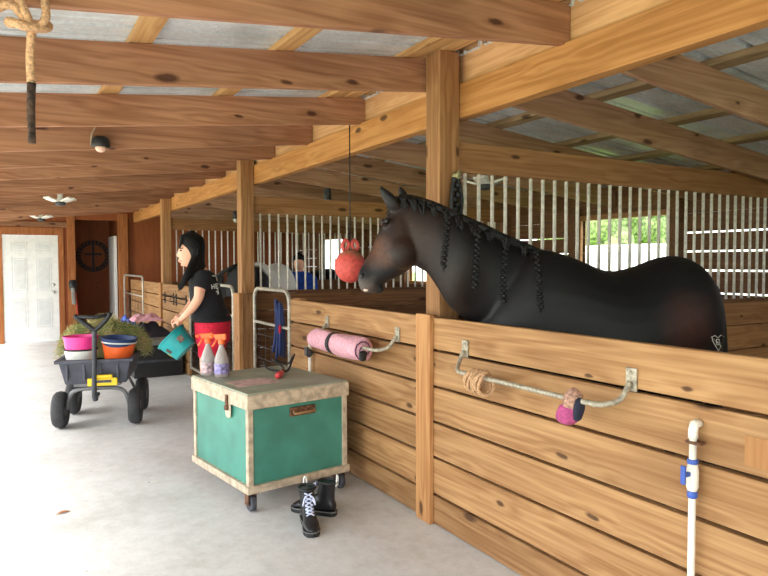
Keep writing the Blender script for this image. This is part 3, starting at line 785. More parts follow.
# spray bottles on the chest
m_bot = plain('cloudy_bottle', rgb(206, 196, 194), .25, var=.06, Transmission_Weight=.45)
def spray(x, y, label, lc, rz):
    z0 = .7245; t = thing('spray_bottle', label, 'spray bottle', (x, y, z0), 'spray bottles on the chest')
    M = T(x, y, z0) @ rot('Z', rz) @ Matrix.Scale(1.2, 4)
    build('bottle', MB().lathe([(.036, 0), (.041, .006), (.041, .095), (.037, .11), (.026, .14), (.016, .165), (.0135, .178), (.0135, .19)], 20, M), m_bot, t, sm=True)
    build('paper_label', MB().lathe([(.0415, .02), (.0418, .022), (.0418, .075), (.0415, .077)], 20, M, cap=False), lc, t, sm=True)
    build('collar', MB().lathe([(.018, .185), (.019, .19), (.019, .21), (.016, .215)], 16, M), m_orange, t, sm=True)
    h = MB()
    h.hexa([V(p) for p in ((-.03,-.011,.212),(.03,-.011,.212),(.03,.011,.212),(-.03,.011,.212),(-.05,-.01,.24),(.028,-.011,.245),(.028,.011,.245),(-.05,.01,.24))], M)
    h.tube([(-.05, 0, .228), (-.068, 0, .226)], .009, 10, M=M)
    tr_ = build('spray_head', h, m_orange, t, bev=.003)
    build('trigger', MB().tube([(-.028, 0, .215), (-.04, 0, .19), (-.055, 0, .17)], .006, 8, M=M), m_orange, tr_, sm=True)
lab1 = mat_zones('label_brown_white', (232, 222, 220), [((0, 0, .05), .03, (120, 84, 92), .6)], .5)
spray(1.205, 4.515, 'orange-topped spray bottle on the green chest, the left one', plain('label_muddy', rgb(186, 160, 166), .6, var=.35, scale=40), -25)
spray(1.27, 4.41, 'orange-topped spray bottle on the green chest, right one with purple label', plain('label_purple', rgb(150, 140, 196), .6, var=.35, scale=40), -40)
t = thing('clippers', 'red-handled clippers with a black cord loop on the chest lid', 'clippers', (1.6, 4.2, .725))
build('red_grip', MB().tube([(1.56, 4.11, .747), (1.6, 4.17, .748), (1.63, 4.22, .748)], [.02, .022, .018], 12, sub=2), plain('coral_red_plastic', rgb(214, 68, 72), .4), t, sm=True)
build('head', MB().tube([(1.63, 4.22, .747), (1.67, 4.29, .747)], [.019, .015], 10), m_rust, t, sm=True)
build('cord', MB().tube([(1.66, 4.28, .75), (1.70, 4.38, .76), (1.66, 4.45, .80), (1.7, 4.52, .79), (1.79, 4.5, .76), (1.83, 4.52, .8), (1.82, 4.45, .83), (1.76, 4.36, .79), (1.72, 4.33, .74), (1.68, 4.36, .735), (1.62, 4.46, .74), (1.6, 4.5, .79)], .007, 8, sub=4), m_black, t, sm=True)

# ------------------------------------------------------------------ boots
def boot(loc, ang, label, tilt=0):
    """toe along +X local"""
    M = T(*loc) @ rot('Z', ang)
    t = thing('lace_up_boot', label, 'boot', loc, 'black lace-up boots')
    mb = MB()
    mb.loft([((-.03, 0, .1), (-.035, 0, .025), (0, .032, 0)), ((.02, 0, .12), (.02, 0, .02), (0, .036, 0)), ((.09, 0, .115), (.09, 0, .02), (0, .036, 0)), ((.14, 0, .088), (.14, 0, .02), (0, .043, 0)), ((.19, 0, .07), (.19, 0, .02), (0, .045, 0)), ((.225, 0, .05), (.23, 0, .02), (0, .032, 0))], 18, M)
    mb.loft([((-.045, 0, .05), (.06, 0, .05), (0, .036, 0)), ((-.04, 0, .11), (.075, 0, .11), (0, .038, 0)), ((-.045, 0, .17), (.06, 0, .17), (0, .043, 0)), ((-.052, 0, .2), (.06, 0, .2), (0, .046, 0))], 18, M, capround=False)
    o = fuse('upper', mb, m_leather, t, .006, 4)
    build('collar', MB().tube([(.004+.058*math.cos(a*math.pi/10), .046*math.sin(a*math.pi/10), .2) for a in range(20)], .009, 8, closed=True, M=M), m_black, t, sm=True)
    s = MB()
    pr = [(-.05, .02), (-.052, 0), (-.05, -.02), (-.03, -.036), (.03, -.038), (.09, -.034), (.15, -.046), (.2, -.046), (.235, -.03), (.245, 0), (.235, .03), (.2, .046), (.15, .046), (.09, .034), (.03, .038), (-.03, .036)]
    s.rings([[V((x, y, z)) for x, y in pr] for z in (.001, .012, .026)], M=M)
    build('sole', s, m_black, t, bev=.002)
    build('welt_edge', MB().tube([(x*1.005, y*1.02, .027) for x, y in pr], .003, 6, closed=True, M=M), plain('grey_welt', rgb(120, 120, 118), .6), t, sm=True)
    lc = MB()
    P = [(.148, .088), (.128, .1), (.112, .112), (.098, .128), (.084, .148), (.076, .168), (.071, .19)]
    for i in range(len(P)-1):
        for q in (-1, 1):
            (a, b), (c, d) = P[i], P[i+1]
            lc.tube([(a, q*.022, b), ((a+c)/2+.006, 0, (b+d)/2+.004), (c, -q*.022, d)], .0042, 6, M=M, sub=2)
    for q in (-1, 1):
        lc.tube([(.08, 0, .185), (.1, q*.025, .17), (.1, q*.035, .13), (.085, q*.02, .16)], .004, 6, M=M, sub=3)
    build('laces', lc, m_lace, t, sm=True)
    build('pull_tab', MB().tube([(-.055, -.01, .18), (-.06, -.008, .23), (-.055, 0, .245), (-.06, .008, .23), (-.055, .01, .18)], .005, 6, M=M, sub=2), m_white, t, sm=True)
m_leather = plain('black_leather', rgb(30, 30, 33), .4, var=.2, scale=40)
m_lace = plain('pale_blue_laces', rgb(206, 214, 240), .8, var=.08)
toe = onz(313, 538, 0); heel = onz(303, 511, 0)
d = (toe-heel).normalized()
boot(toe-d*.24, math.degrees(math.atan2(d.y, d.x)), 'black lace-up boot with its toe pointing towards the camera')
toe2 = onz(291, 514, 0); heel2 = onz(332, 520, 0); d2 = (toe2-heel2).normalized()
sh2 = V((math.sin(TH), math.cos(TH), 0))*.07
boot(toe2-d2*.24+sh2, math.degrees(math.atan2(d2.y, d2.x)), 'black lace-up boot standing sideways behind the other boot')

# ------------------------------------------------------------------ outside, seen through the stall windows
t = thing('trailer', 'long white trailer standing outside the stall windows', 'trailer', (12, 8, -.06))
build('body', MB().box((11, 5.0, .45), (13.2, 17, 1.86)), m_tr, t, bev=.05)
for y in (8.5, 9.6):
    build('wheel', MB().tube([(10.95, y, .3), (11.2, y, .3)], .36, 20), m_rubber, t, bev=.02)
def tree(x, y, h, r, label):
    t = thing('tree', label, 'tree', (x, y, -.06), 'trees beyond the trailer')
    build('trunk', MB().tube([(x, y, -.06), (x+.1, y, h*.3), (x, y+.1, h*.6)], [.25, .2, .12], 8), w_dark_x, t, sm=True)
    mb = MB(); rnd = random.Random(int(x*10+y))
    for k in range(26):
        a, b = rnd.uniform(0, 6.28), rnd.uniform(-1, 1)
        q = r*rnd.uniform(.4, .9); s = math.sqrt(1-b*b)
        mb.ell((x+q*s*math.cos(a), y+q*s*math.sin(a), h*.62+q*b*.8), r*rnd.uniform(.3, .5), 8, 6)
    build('crown', mb, m_leaf, t, sm=True)
tree(20, 18.5, 5, 2.4, 'green tree behind the trailer, left in the near window')
tree(20, 27, 6, 3.0, 'green tree far behind the trailer, seen through the middle window')
tree(26, 21.0, 5.4, 2.0, 'green tree beyond the trailer, right in the near window')

# ------------------------------------------------------------------ garden wagon
WZ = -15.3
wl = V((.80, 6.80, 0)); WM = Matrix.Translation(wl) @ rot('Z', WZ)
t = thing('garden_wagon', 'dark grey poly garden wagon with big tyres and raised handle', 'wagon', wl)
def wb(a, b): return MB().box(a, b, WM)
def taper(x0, y0, x1, y1, z0, z1, f, th=.012):
    """open tub: outer shell with thickness, bottom shrunk by f"""
    cx, cy = (x0+x1)/2, (y0+y1)/2
    def ring(s, z, o): 
        return [V((cx+(x-cx)*s+(o if x < cx else -o), cy+(y-cy)*s+(o if y < cy else -o), z)) for x, y in ((x0,y0),(x1,y0),(x1,y1),(x0,y1))]
    return [ring(f, z0, 0), ring(1, z1, 0), ring(1, z1, th), ring(f, z0+th, th)]
mb = MB().rings(taper(-.30, -.46, .30, .46, .41, .625, .86), M=WM)
for x in (-.24, -.1, .04, .18):
    mb.box((x, -.455, .45), (x+.02, -.43, .6), WM)
tub = build('tub', mb, m_tub, t, bev=.006)
rm = MB().rings([[V((sx*(.33+a), sy*(.485+a), z)) for sx, sy in ((-1,-1),(1,-1),(1,1),(-1,1))] for a, z in ((0, .61), (0, .64), (-.04, .64), (-.04, .61))], closed=True, M=WM)
build('rim', rm, m_tub, tub, bev=.008)
for sx in (-1, 1):
    for y in (-.29, .30):
        w = build('wheel', MB().lathe([(.055, -.035), (.1, -.05), (.14, -.055), (.16, -.035), (.168, 0), (.16, .035), (.14, .055), (.1, .05), (.055, .035)], 32, WM @ T(sx*.322, y, .168) @ rot('Y', 90)), m_rubber, t, sm=True)
        build('hub', MB().tube([(sx*.322-.045, y, .168), (sx*.322+.045, y, .168)], .06, 18, M=WM), m_dgrey, w, bev=.004)
m_frame = plain('grey_wagon_frame', rgb(122, 122, 124), .5, .3)
fr = MB().tube([(-.27, -.29, .168), (-.24, -.30, .29), (-.17, -.31, .345), (0, -.31, .355), (.17, -.31, .345), (.24, -.30, .29), (.27, -.29, .168)], .02, 8, M=WM, sub=3)
build('front_axle_arch', fr, m_frame, t, sm=True)
build('rear_axle', MB().tube([(-.28, .3, .168), (-.2, .3, .34), (.2, .3, .34), (.28, .3, .168)], .018, 8, M=WM), m_frame, t, sm=True)
build('under_frame', wb((-.2, -.34, .375), (.2, .36, .41)), m_frame, t, bev=.004)
build('dump_latch', wb((-.06, -.48, .40), (.19, -.455, .47)).box((.0, -.485, .47), (.15, -.455, .5), WM), m_yellow, t, bev=.008)
build('latch_slot', wb((.0, -.487, .43), (.14, -.478, .452)), m_dgrey, t)
hdl = build('handle', MB().tube([(0, -.44, .27), (-.005, -.47, .35), (.01, -.52, .7), (.02, -.55, .92)], [.024, .022, .02, .022], 10, M=WM, sub=3), m_dgrey, t, sm=True)
build('handle_grip', MB().tube([(-.14, -.56, 1.045), (-.10, -.558, 1.01), (-.03, -.552, .95), (.02, -.55, .915), (.07, -.552, .95), (.13, -.56, 1.02), (.155, -.56, 1.065)], .021, 10, M=WM, sub=3).tube([(-.14, -.56, 1.035), (.01, -.565, 1.025), (.15, -.56, 1.045)], .017, 8, M=WM), m_black, hdl, sm=True)
build('pivot', MB().tube([(0, -.30, .3), (0, -.45, .275)], .018, 8, M=WM), m_frame, t, sm=True)
# buckets in the wagon
def bucket(lx, ly, z0, r0, r1, h, mat, label, name='bucket', tilt=(0, 0), rimr=.006, handle=False, rimmat=None, band=None, group='buckets stacked in the wagon'):
    M = WM @ T(lx, ly, z0) @ rot('X', tilt[0]) @ rot('Y', tilt[1])
    p = M @ V((0, 0, 0))
    t = thing(name, label, 'bucket', p, group)
    th = .006
    build('shell', MB().lathe([(r0, 0), (r0+(r1-r0)*.5, h*.5), (r1, h), (r1-th, h), (r0+(r1-r0)*.5-th, h*.5), (r0-th, th), (.001, th)], 36, M, cap=True), mat, t, sm=False)
    build('rim', MB().tube([(r1*math.cos(a*math.pi/18), r1*math.sin(a*math.pi/18), h-.006) for a in range(36)], rimr, 6, closed=True, M=M), rimmat or mat, t, sm=True)
    if band: build('band', MB().lathe([(band[0], band[1]), (band[0], band[2])], 36, M, cap=False), band[3], t, sm=True)
    return t
bucket(-.145, -.26, .43, .098, .142, .29, m_bwhite, 'white bucket at the bottom left of the wagon, under the pink one', rimr=.008, rimmat=m_black)
bucket(-.145, -.26, .665, .125, .148, .17, m_pinkb, 'hot pink bucket nested on the white bucket', rimr=.007)
bucket(.16, -.26, .43, .08, .150, .345, m_orange, 'bright orange bucket in the right of the wagon', rimr=.008, tilt=(0, 4), rimmat=m_bwhite)
bucket(.18, -.262, .725, .135, .158, .085, m_navy, 'navy blue bucket nested in the orange one', rimr=.009, tilt=(3, 4))
# hay: nobody could count it
hay = MB(); rnd = random.Random(5)
def hay_h(x, y):
    return .64+.28*math.exp(-((x+.03)**2/.22+(y-.2)**2/.1)) + .05*noise.noise(V((x*7, y*7, 0)))
G = 18; vs = []
for i in range(G+1):
    for j in range(G+1):
        x = -.27+.54*i/G; y = -.06+.49*j/G
        e = min(i, j, G-i, G-j)
        vs.append((x, y, hay_h(x, y)-.02 if e else .6))
fs = [(i*(G+1)+j, (i+1)*(G+1)+j, (i+1)*(G+1)+j+1, i*(G+1)+j+1) for i in range(G) for j in range(G)]
hay.add(vs, fs, WM)
for k in range(7000):
    x = rnd.uniform(-.40, .40); y = rnd.uniform(-.05, .47)
    ov = max(0, abs(x)-.3)
    z = hay_h(max(-.3, min(.3, x)), y)+rnd.uniform(-.05, .035)-ov*1.1
    a = rnd.uniform(0, 6.28); l = rnd.uniform(.03, .1); dz = rnd.uniform(-.04, .04)-ov*.3
    dx, dy = l*math.cos(a), l*math.sin(a); w = .0028
    if rnd.random() < .03: dz += .07
    p = V((x, y, z)); q = p+V((dx, dy, dz)); nn = V((-dy, dx, 0)).normalized()*w; m_ = (p+q)/2+V((0, 0, .012))
    hay.add([p-nn, p+nn, m_+nn, q, m_-nn, p+V((0,0,.004)), m_+V((0,0,.004))], [(0,1,2,4), (4,2,3), (0,4,6,5), (1,5,6,2)], WM)
m_hay, nt_, b_ = newmat('hay_green_tan')
gi = N(nt_, 'ShaderNodeNewGeometry'); tc_ = N(nt_, 'ShaderNodeTexCoord'); nn_ = N(nt_, 'ShaderNodeTexNoise'); nn_.inputs['Scale'].default_value = 5
nt_.links.new(tc_.outputs['Object'], nn_.inputs['Vector'])
ad_ = N(nt_, 'ShaderNodeMath', operation='MULTIPLY_ADD'); nt_.links.new(gi.outputs['Random Per Island'], ad_.inputs[0]); ad_.inputs[1].default_value = .5; nt_.links.new(nn_.outputs[0], ad_.inputs[2])
nt_.links.new(ramp(nt_, [(.45, rgb(120, 146, 78)), (.7, rgb(164, 172, 110)), (.95, rgb(212, 190, 138))], ad_.outputs[0]), b_.inputs['Base Color'])
b_.inputs['Roughness'].default_value = .9
o = build('hay', hay, m_hay); tag(o, 'heap of green and tan hay in the back of the wagon', 'hay'); o['kind'] = 'stuff'

# ------------------------------------------------------------------ black trunk with cloths
t = thing('storage_trunk', 'low black storage trunk with a grey lid against the far fence', 'trunk', (1.74, 9.6, 0))
build('body', MB().box((1.42, 8.92, 0), (2.05, 10.15, .42)), m_black, t, bev=.012)
build('lid', MB().box((1.40, 8.9, .42), (2.06, 10.17, .485)), plain('worn_grey_lid', rgb(116, 116, 110), .6, var=.2, scale=8), t, bev=.01)
for x in (1.55, 1.9): build('latch', MB().box((x-.02, 8.89, .36), (x+.02, 8.92, .45)), m_dgrey, t, bev=.003)
build('ridge', MB().box((1.44, 8.905, .2), (2.03, 8.92, .23)), m_dgrey, t, bev=.003)
def cloth(name, label, cat, cxy, size, z, mat, seed, amp=.06, cols=None):
    mb = MB(); n = 22; top = []; 
    for i in range(n+1):
        for j in range(n+1):
            u, v = i/n*2-1, j/n*2-1
            r_ = max(abs(u), abs(v)); fall = (max(0, 1-r_**4))
            h = amp*fall*(1+.7*noise.noise(V((u*2.3+seed, v*2.3, 0)))) + .03*noise.noise(V((u*6, v*6+seed, 3)))*fall
            top.append((cxy[0]+u*size[0]*(1+.08*noise.noise(V((v*3, seed, 1)))), cxy[1]+v*size[1], z+.004+max(h, 0)))
    bot = [(x, y, z+.001) for x, y, _ in top]
    N1 = n+1; fs = []
    for i in range(n):
        for j in range(n):
            a = i*N1+j; fs.append((a, a+N1, a+N1+1, a+1)); fs.append((len(top)+a, len(top)+a+1, len(top)+a+N1+1, len(top)+a+N1))
    mb.add(top+bot, fs)
    o = build(name, mb, mat, sm=True); tag(o, label, cat); return o
cloth('saddle_blanket', 'dark folded horse blanket on the black trunk, under the pink one', 'blanket', (1.72, 9.6), (.28, .3), .487, plain('dark_blanket', rgb(34, 30, 40), .95, var=.3), 3, .14)
cloth('saddle_blanket', 'pale pink folded blanket lying on top of the dark blanket', 'blanket', (1.70, 9.6), (.2, .2), .70, m_pink, 8, .07)
cloth('folded_cloth', 'bright blue cloth heaped beyond the pink blanket', 'cloth', (1.52, 10.0), (.13, .15), .487, m_blue, 1, .2)

# ------------------------------------------------------------------ the brown horse
S_IMG = V((math.sin(TH), math.cos(TH), 0))           # horizontal direction away from the viewer's side of the horse
c0 = V((2.40, 2.72, 0)); e0 = V((.95, -.31, 0)).normalized(); s0 = V((-e0.y, e0.x, 0))
hroot = thing('horse', 'dark brown horse with braided mane reaching its head over the fence', 'horse', (3.05, 2.5, 0))
def bd(L, zt, zb, w): 
    c = c0+e0*L; return (c+V((0, 0, zt)), c+V((0, 0, zb)), s0*w)
hb = MB()
hb.loft([bd(-.17, 1.22, 1.0, .1), bd(-.1, 1.36, .86, .16), bd(.02, 1.52, .76, .205), bd(.138, 1.575, .72, .225), bd(.32, 1.53, .70, .255), bd(.54, 1.452, .70, .28), bd(.73, 1.475, .74, .275),
         bd(.89, 1.528, .80, .27), bd(1.0, 1.532, .84, .265), bd(1.09, 1.49, .86, .24), bd(1.165, 1.4, .9, .19), bd(1.205, 1.28, .98, .12)], 28, ex=.92)
def hn(tu, tv, bu, bv, d, w, d2=None):
    a = atd(tu, tv, d); b = atd(bu, bv, d2 or d); return (a, b, S_IMG*w)
hb.loft([hn(400, 197, 413, 262, 3.46, .07), hn(418, 202, 418, 268, 3.46, .078), hn(434, 207, 427, 273, 3.46, .085), hn(452, 215, 438, 289, 3.46, .095), hn(472, 224, 450, 308, 3.48, .12), hn(498, 235, 468, 322, 3.56, .14),
         hn(526, 245, 492, 350, 3.63, .17), hn(548, 252, 516, 372, 3.66, .19)], 24)
hb.loft([hn(408, 199, 419, 250, 3.46, .055), hn(396, 203, 418, 258, 3.455, .07), hn(387, 214, 415, 264, 3.45, .088), hn(380, 228, 409, 270, 3.445, .092), hn(375, 240, 400, 276, 3.44, .074),
         hn(370, 251, 390, 281, 3.435, .058), hn(364, 262, 383, 285, 3.43, .05), hn(359, 271, 378, 289, 3.425, .052), hn(357.5, 279, 373, 292, 3.42, .046), hn(359, 286, 368, 293, 3.42, .03)], 24)
hb.ell(atd(371, 288, 3.42), (.035, .035, .03)); hb.ell(atd(379, 290, 3.425), (.03, .03, .02))
hb.ell(atd(403, 253, 3.385), (.078, .045, .085))     # cheek
hb.ell(atd(384, 222, 3.375), (.028, .02, .02))    # brow
# legs
def leg(L, side, hind):
    b = c0+e0*L+s0*side
    f = -e0
    def st(df, z, ru, w): c = b+f*df+V((0,0,z)); return (c+f*ru, c-f*ru, s0*w)
    if hind:
        ss = [st(.02, 1.15, .17, .1), st(.06, .92, .17, .1), st(.1, .74, .115, .075), st(-.02, .58, .07, .05), st(-.1, .46, .05, .04), st(-.07, .36, .036, .034), st(-.045, .2, .032, .03), st(-.03, .12, .038, .036), st(0, .06, .045, .042), st(.02, .0, .062, .055)]
    else:
        ss = [st(0, 1.0, .13, .08), st(0, .78, .09, .065), st(.01, .6, .06, .05), st(.02, .47, .048, .045), st(.01, .38, .036, .035), st(.005, .2, .03, .03), st(.01, .12, .037, .036), st(.03, .06, .045, .042), st(.045, .0, .06, .055)]
    hb.loft(ss, 16, sub=3, capround=False)
leg(.06, -.11, False); leg(.0, .11, False); leg(1.04, -.14, True); leg(1.0, .14, True)
# ears
def ear(bu, bv, tu, tv, d, w=.036):
    a = atd(bu, bv, d); b = atd(tu, tv, d-.02); ax = (b-a); px = ax.cross(S_IMG).normalized()
    rs = []
    for f, k in ((0, .7), (.2, 1.05), (.45, 1.0), (.7, .68), (.88, .34), (1, .08)):
        c = a+ax*f; rs.append((c+px*w*k, c-px*w*k, S_IMG*(.022*k+.004)))
    hb.loft(rs, 14, sub=2, capround=False)
ear(397, 209, 378.5, 184.5, 3.41, .034); ear(405, 200, 399, 185, 3.50, .024)
coat = None
def rel(p): return tuple(p-hroot.location)
zones = [(rel(atd(693, 325, 3.45)), .22, (70, 32, 22), .9), (rel(atd(450, 285, 3.4)), .26, (34, 23, 21), .8), (rel(atd(410, 235, 3.4)), .24, (50, 32, 25), .7),
         (rel(atd(378, 252, 3.4)), .11, (100, 62, 42), .9), (rel(atd(367, 287, 3.42)), .075, (92, 80, 74), .8), (rel(atd(367.5, 291.5, 3.38)), .028, (226, 206, 196), .5)]
m_coat = mat_zones('bay_coat', (13, 12, 15), zones, .5, 60, .3, .15)
hbody = fuse('body', hb, m_coat, hroot, .011, 7, .5)
hl = hroot.location
bvh = BVHTree.FromPolygons([tuple(v.co+hl) for v in hbody.data.vertices], [tuple(p.vertices) for p in hbody.data.polygons])
def hit(u, v, lift=.0):
    d = ray(u, v).normalized(); h = bvh.ray_cast(EYE, d, 20)
    if h[0] is None:
        n = bvh.find_nearest(atd(u, v, 3.45)); return n[0]
    return h[0]-d*lift
def hpart(name, mb, mat, label=None, sm=True): return build(name, mb, mat, hroot, sm=sm, label=label)
hpart('eye', MB().ell(hit(386.5, 221, -.006), .017, 14, 10), m_eye)
hpart('nostril', MB().ell(hit(362.5, 276, -.001), (.013, .008, .016), 12, 8), m_eye)
hpart('lip_spot', MB().ell(hit(366, 290, -.004), (.014, .012, .008), 10, 6), plain('pink_white_lip', rgb(232, 208, 196), .6))
mb = MB(); crest = [(402, 196), (411, 198), (421, 201), (432, 205), (444, 210), (457, 216), (472, 223), (488, 230), (505, 238), (522, 244), (540, 250)]
dd = [3.46, 3.46, 3.46, 3.46, 3.46, 3.465, 3.48, 3.5, 3.53, 3.56, 3.585]
mb.tube([atd(u, v+1.5, d) for (u, v), d in zip(crest, dd)], [.02, .026, .028, .03, .03, .03, .03, .03, .028, .024, .012], 10, sub=3)
rnd = random.Random(3)
for (u, v), d in zip(crest[:10], dd):
    for k in range(9):
        a = atd(u+rnd.uniform(-5, 5), v+rnd.uniform(-1, 1), d-.02)
        uu = u+rnd.uniform(-1, 6); b = hit(uu, v+rnd.uniform(7, 14), .006)
        mb.tube([a, (a+b)/2+V((0, 0, .008))-S_IMG*.008, b], [.008, .008, .003], 5, sub=2)
for k in range(10):     # forelock
    a = atd(399+rnd.uniform(-3, 4), 197, 3.45); b = atd(388+rnd.uniform(-3, 3), 209+rnd.uniform(-3, 5), 3.43)
    mb.tube([a, (a+b)/2+V((0, 0, .012)), b], [.007, .007, .003], 5, sub=2)
hpart('mane', mb, m_maneb)
for (u0, v0, u1, v1) in ((449, 213, 443, 264), (479, 227, 475, 285), (506, 239, 503, 299), (537, 250, 541, 305)):
    mb = MB(); n = int((v1-v0)/2.6)
    for k in range(n+1):
        f = k/n; p = hit(u0+(u1-u0)*f + (1.1 if k % 2 else -1.1), v0+2+(v1-v0)*f, .008)
        mb.ell(p, (.0135, .012, .0105), 8, 6)
    p = hit(u1, v1+1, .006); mb.tube([p, p+V((0, 0, -.035))], [.007, .002], 6)
    hpart('mane_braid', mb, m_maneb)
# tail
b = c0+e0*1.18
mb = MB().tube([b+V((0, 0, 1.36)), b+e0*.05+V((0, 0, 1.33)), b+e0*.07+V((0, 0, 1.15)), b+e0*.08+V((0, 0, .8)), b+e0*.06+V((0, 0, .45))], [.03, .04, .06, .065, .02], 12, sub=4)
hpart('tail', mb, m_maneb)
bp = [(712, 337), (715, 335.5), (718, 338), (721, 335), (724, 336.5), (723.5, 341), (721, 346), (718.5, 351), (715, 345), (712.5, 340.5)]
mb = MB().tube([hit(u, v, .003) for u, v in bp], .0022, 5, closed=True)
mb.tube([hit(u, v, .003) for u, v in ((716.5, 339.5), (716.8, 345), (719.5, 344.6), (720, 342.6), (717.5, 342), (719.6, 341), (719, 339.3), (716.5, 339.5))], .0018, 5)
hpart('white_brand', mb, m_barw, 'small white heart mark with a letter B on the hip')

# ------------------------------------------------------------------ the pale and black horse in the second stall
def simple_horse(name, label, chest, d, head_pts, coat, mane, scale=1, legs=True):
    d = V(d).normalized(); s = V((-d.y, d.x, 0)); chest = V(chest)
    root = thing(name, label, 'horse', chest+d*-.6)
    mb = MB()
    def q(L, zt, zb, w): c = chest-d*L; return (c+V((0,0,zt*scale)), c+V((0,0,zb*scale)), s*w)
    mb.loft([q(-.15, 1.2, 1.0, .1), q(0, 1.42, .8, .2), q(.2, 1.52, .72, .23), q(.6, 1.44, .7, .28), q(1.0, 1.5, .78, .27), q(1.2, 1.46, .85, .24), q(1.35, 1.25, .95, .14)], 24)
    mb.loft([(V(a), V(b), s*w) for a, b, w in head_pts], 18)
    for L, sd, hind in ((.05, -.11, 0), (.05, .11, 0), (1.15, -.13, 1), (1.15, .13, 1)):
        b = chest-d*L+s*sd
        def st(df, z, ru, w): c = b+d*df+V((0,0,z)); return (c+d*ru, c-d*ru, s*w)
        ss = [st(0, 1.0, .15, .1), st(.04, .75, .1, .07), st(-.04*hind, .5, .05, .045), st(-.02*hind, .3, .034, .034), st(0, .12, .036, .036), st(.02, 0, .06, .055)]
        mb.loft(ss, 14, capround=False)
    fuse('body', mb, coat, root, .018, 6)
    if mane:
        mm = MB(); rr = random.Random(9)
        for i in range(len(mane)-1):
            for k in range(7):
                f = k/7; a = V(mane[i])*(1-f)+V(mane[i+1])*f
                dn = V((rr.uniform(-.02, .02), rr.uniform(-.03, .03), -rr.uniform(.05, .1)))-s*.03
                mm.tube([a, a+dn*.5+V((0, 0, .01))-s*.03, a+dn-s*.05], [.014, .012, .003], 5, sub=2)
        mm.tube(mane, .02, 8)
        build('mane', mm, m_maneb, root, sm=True)
    tl = chest-d*1.33
    build('tail', MB().tube([tl+V((0,0,1.3)), tl-d*.08+V((0,0,1.1)), tl-d*.08+V((0,0,.5))], [.03, .06, .02], 8, sub=3), m_maneb, root, sm=True)
    return root
def A(u, v, D): return tuple(atd(u, v, D))
hp = [((A(247, 262, 8.3)), (A(240, 300, 8.3)), .17), ((A(238, 265, 8.2)), (A(231, 298, 8.2)), .12), ((A(226, 271, 8.2)), (A(223, 300, 8.2)), .1), ((A(216, 278, 8.25)), (A(218, 306, 8.25)), .09),
      ((A(208, 286, 8.3)), (A(214, 311, 8.3)), .085), ((A(203, 300, 8.4)), (A(212, 318, 8.4)), .07), ((A(202, 313, 8.4)), (A(209, 324, 8.4)), .05)]
ph = (2.84, 8.36, 0); pd = (-.62, -.78, 0)
root2 = simple_horse('horse', 'pale grey horse with black neck and mane behind the gate post', ph, pd, hp,
    mat_zones('pinto_coat', (236, 232, 226), [((-.62, -.72, 1.15), .55, (20, 18, 20), .12)], .6, 40, .15),
    [A(243, 262, 8.22), A(232, 267, 8.15), A(221, 273, 8.15), A(211, 281, 8.2)])

# dark horse behind the person in blue, far stall
root3 = simple_horse('horse', 'black horse standing in the farthest stall beside the person in blue', (4.3, 11.3, 0), (-1, 0, 0),
    [((4.35, 11.3, 1.4), (4.2, 11.3, .95), .15), ((4.12, 11.3, 1.38), (4.05, 11.3, 1.0), .1), ((3.9, 11.3, 1.25), (3.95, 11.3, .95), .08), ((3.68, 11.3, 1.0), (3.82, 11.3, .85), .06), ((3.55, 11.3, .8), (3.66, 11.3, .72), .05)],
    mat_zones('black_coat', (24, 22, 26), [], .5), None, .93)

# ------------------------------------------------------------------ people
FW = V((-math.cos(TH), math.sin(TH), 0))     # the way the woman faces
SD = V((math.sin(TH), math.cos(TH), 0))
def sec(ul, ur, v, w, D): 
    return (atd(ul, v, D), atd(ur, v, D), SD*w)
def limb(mb, pts, n=14, sub=3): mb.tube([atd(u, v, D) for u, v, D, r in pts], [r for *_, r in pts], n, sub=sub)
PD = 5.5
wroot = thing('person', 'person in black t-shirt and red shorts tipping a teal bucket', 'person', tuple(atd(207, 441, PD)*V((1,1,0)) if False else (atd(207, 441, PD).x, atd(207, 441, PD).y, 0)))
b = MB()
# head
b.loft([sec(184, 197, 235, .05, PD), sec(181, 200.5, 239, .068, PD), sec(179.5, 202, 244, .076, PD), sec(178.8, 202, 249, .077, PD), sec(178.6, 201, 254, .072, PD), sec(179.4, 199.5, 259, .062, PD), sec(181, 198, 263, .05, PD), sec(184.5, 197, 266, .035, PD)], 22)
b.loft([(atd(177.6, 251, PD), atd(181, 251, PD), SD*.007), (atd(176.6, 254, PD), atd(181, 254, PD), SD*.012), (atd(176.2, 256, PD), atd(181, 256.5, PD), SD*.015)], 10); b.ell(atd(178.6, 252, PD), (.009, .009, .018), 10, 8)
b.ell(atd(178.9, 260, PD), (.01, .017, .006), 10, 6); b.ell(atd(179.3, 262, PD), (.01, .015, .005), 10, 6); b.ell(atd(182.5, 265, PD), (.016, .02, .012), 10, 6)
b.ell(atd(194, 253, PD-.075), (.012, .01, .024), 10, 8)
# neck, torso
b.tube([atd(195, 259, PD), atd(198, 267, PD), atd(201, 274, PD)], [.05, .052, .07], 14)
b.loft([sec(194, 208, 271, .1, PD), sec(192, 213, 276, .165, PD), sec(191, 217, 284, .17, PD), sec(191, 220, 293, .155, PD), sec(192.5, 222, 303, .14, PD), sec(195, 225, 313, .15, PD), sec(196, 228, 323, .165, PD), sec(197, 228.5, 332, .17, PD), sec(199, 226, 340, .16, PD)], 24)
# legs
for sd, D in ((-1, PD-.085), (1, PD+.085)):
    o_ = 0 if sd < 0 else 3
    limb(b, [(211+o_, 334, D, .095), (209+o_, 352, D, .08), (208+o_, 372, D, .062), (211+o_, 390, D, .058), (215+o_, 410, D, .046), (217+o_, 430, D, .034)])
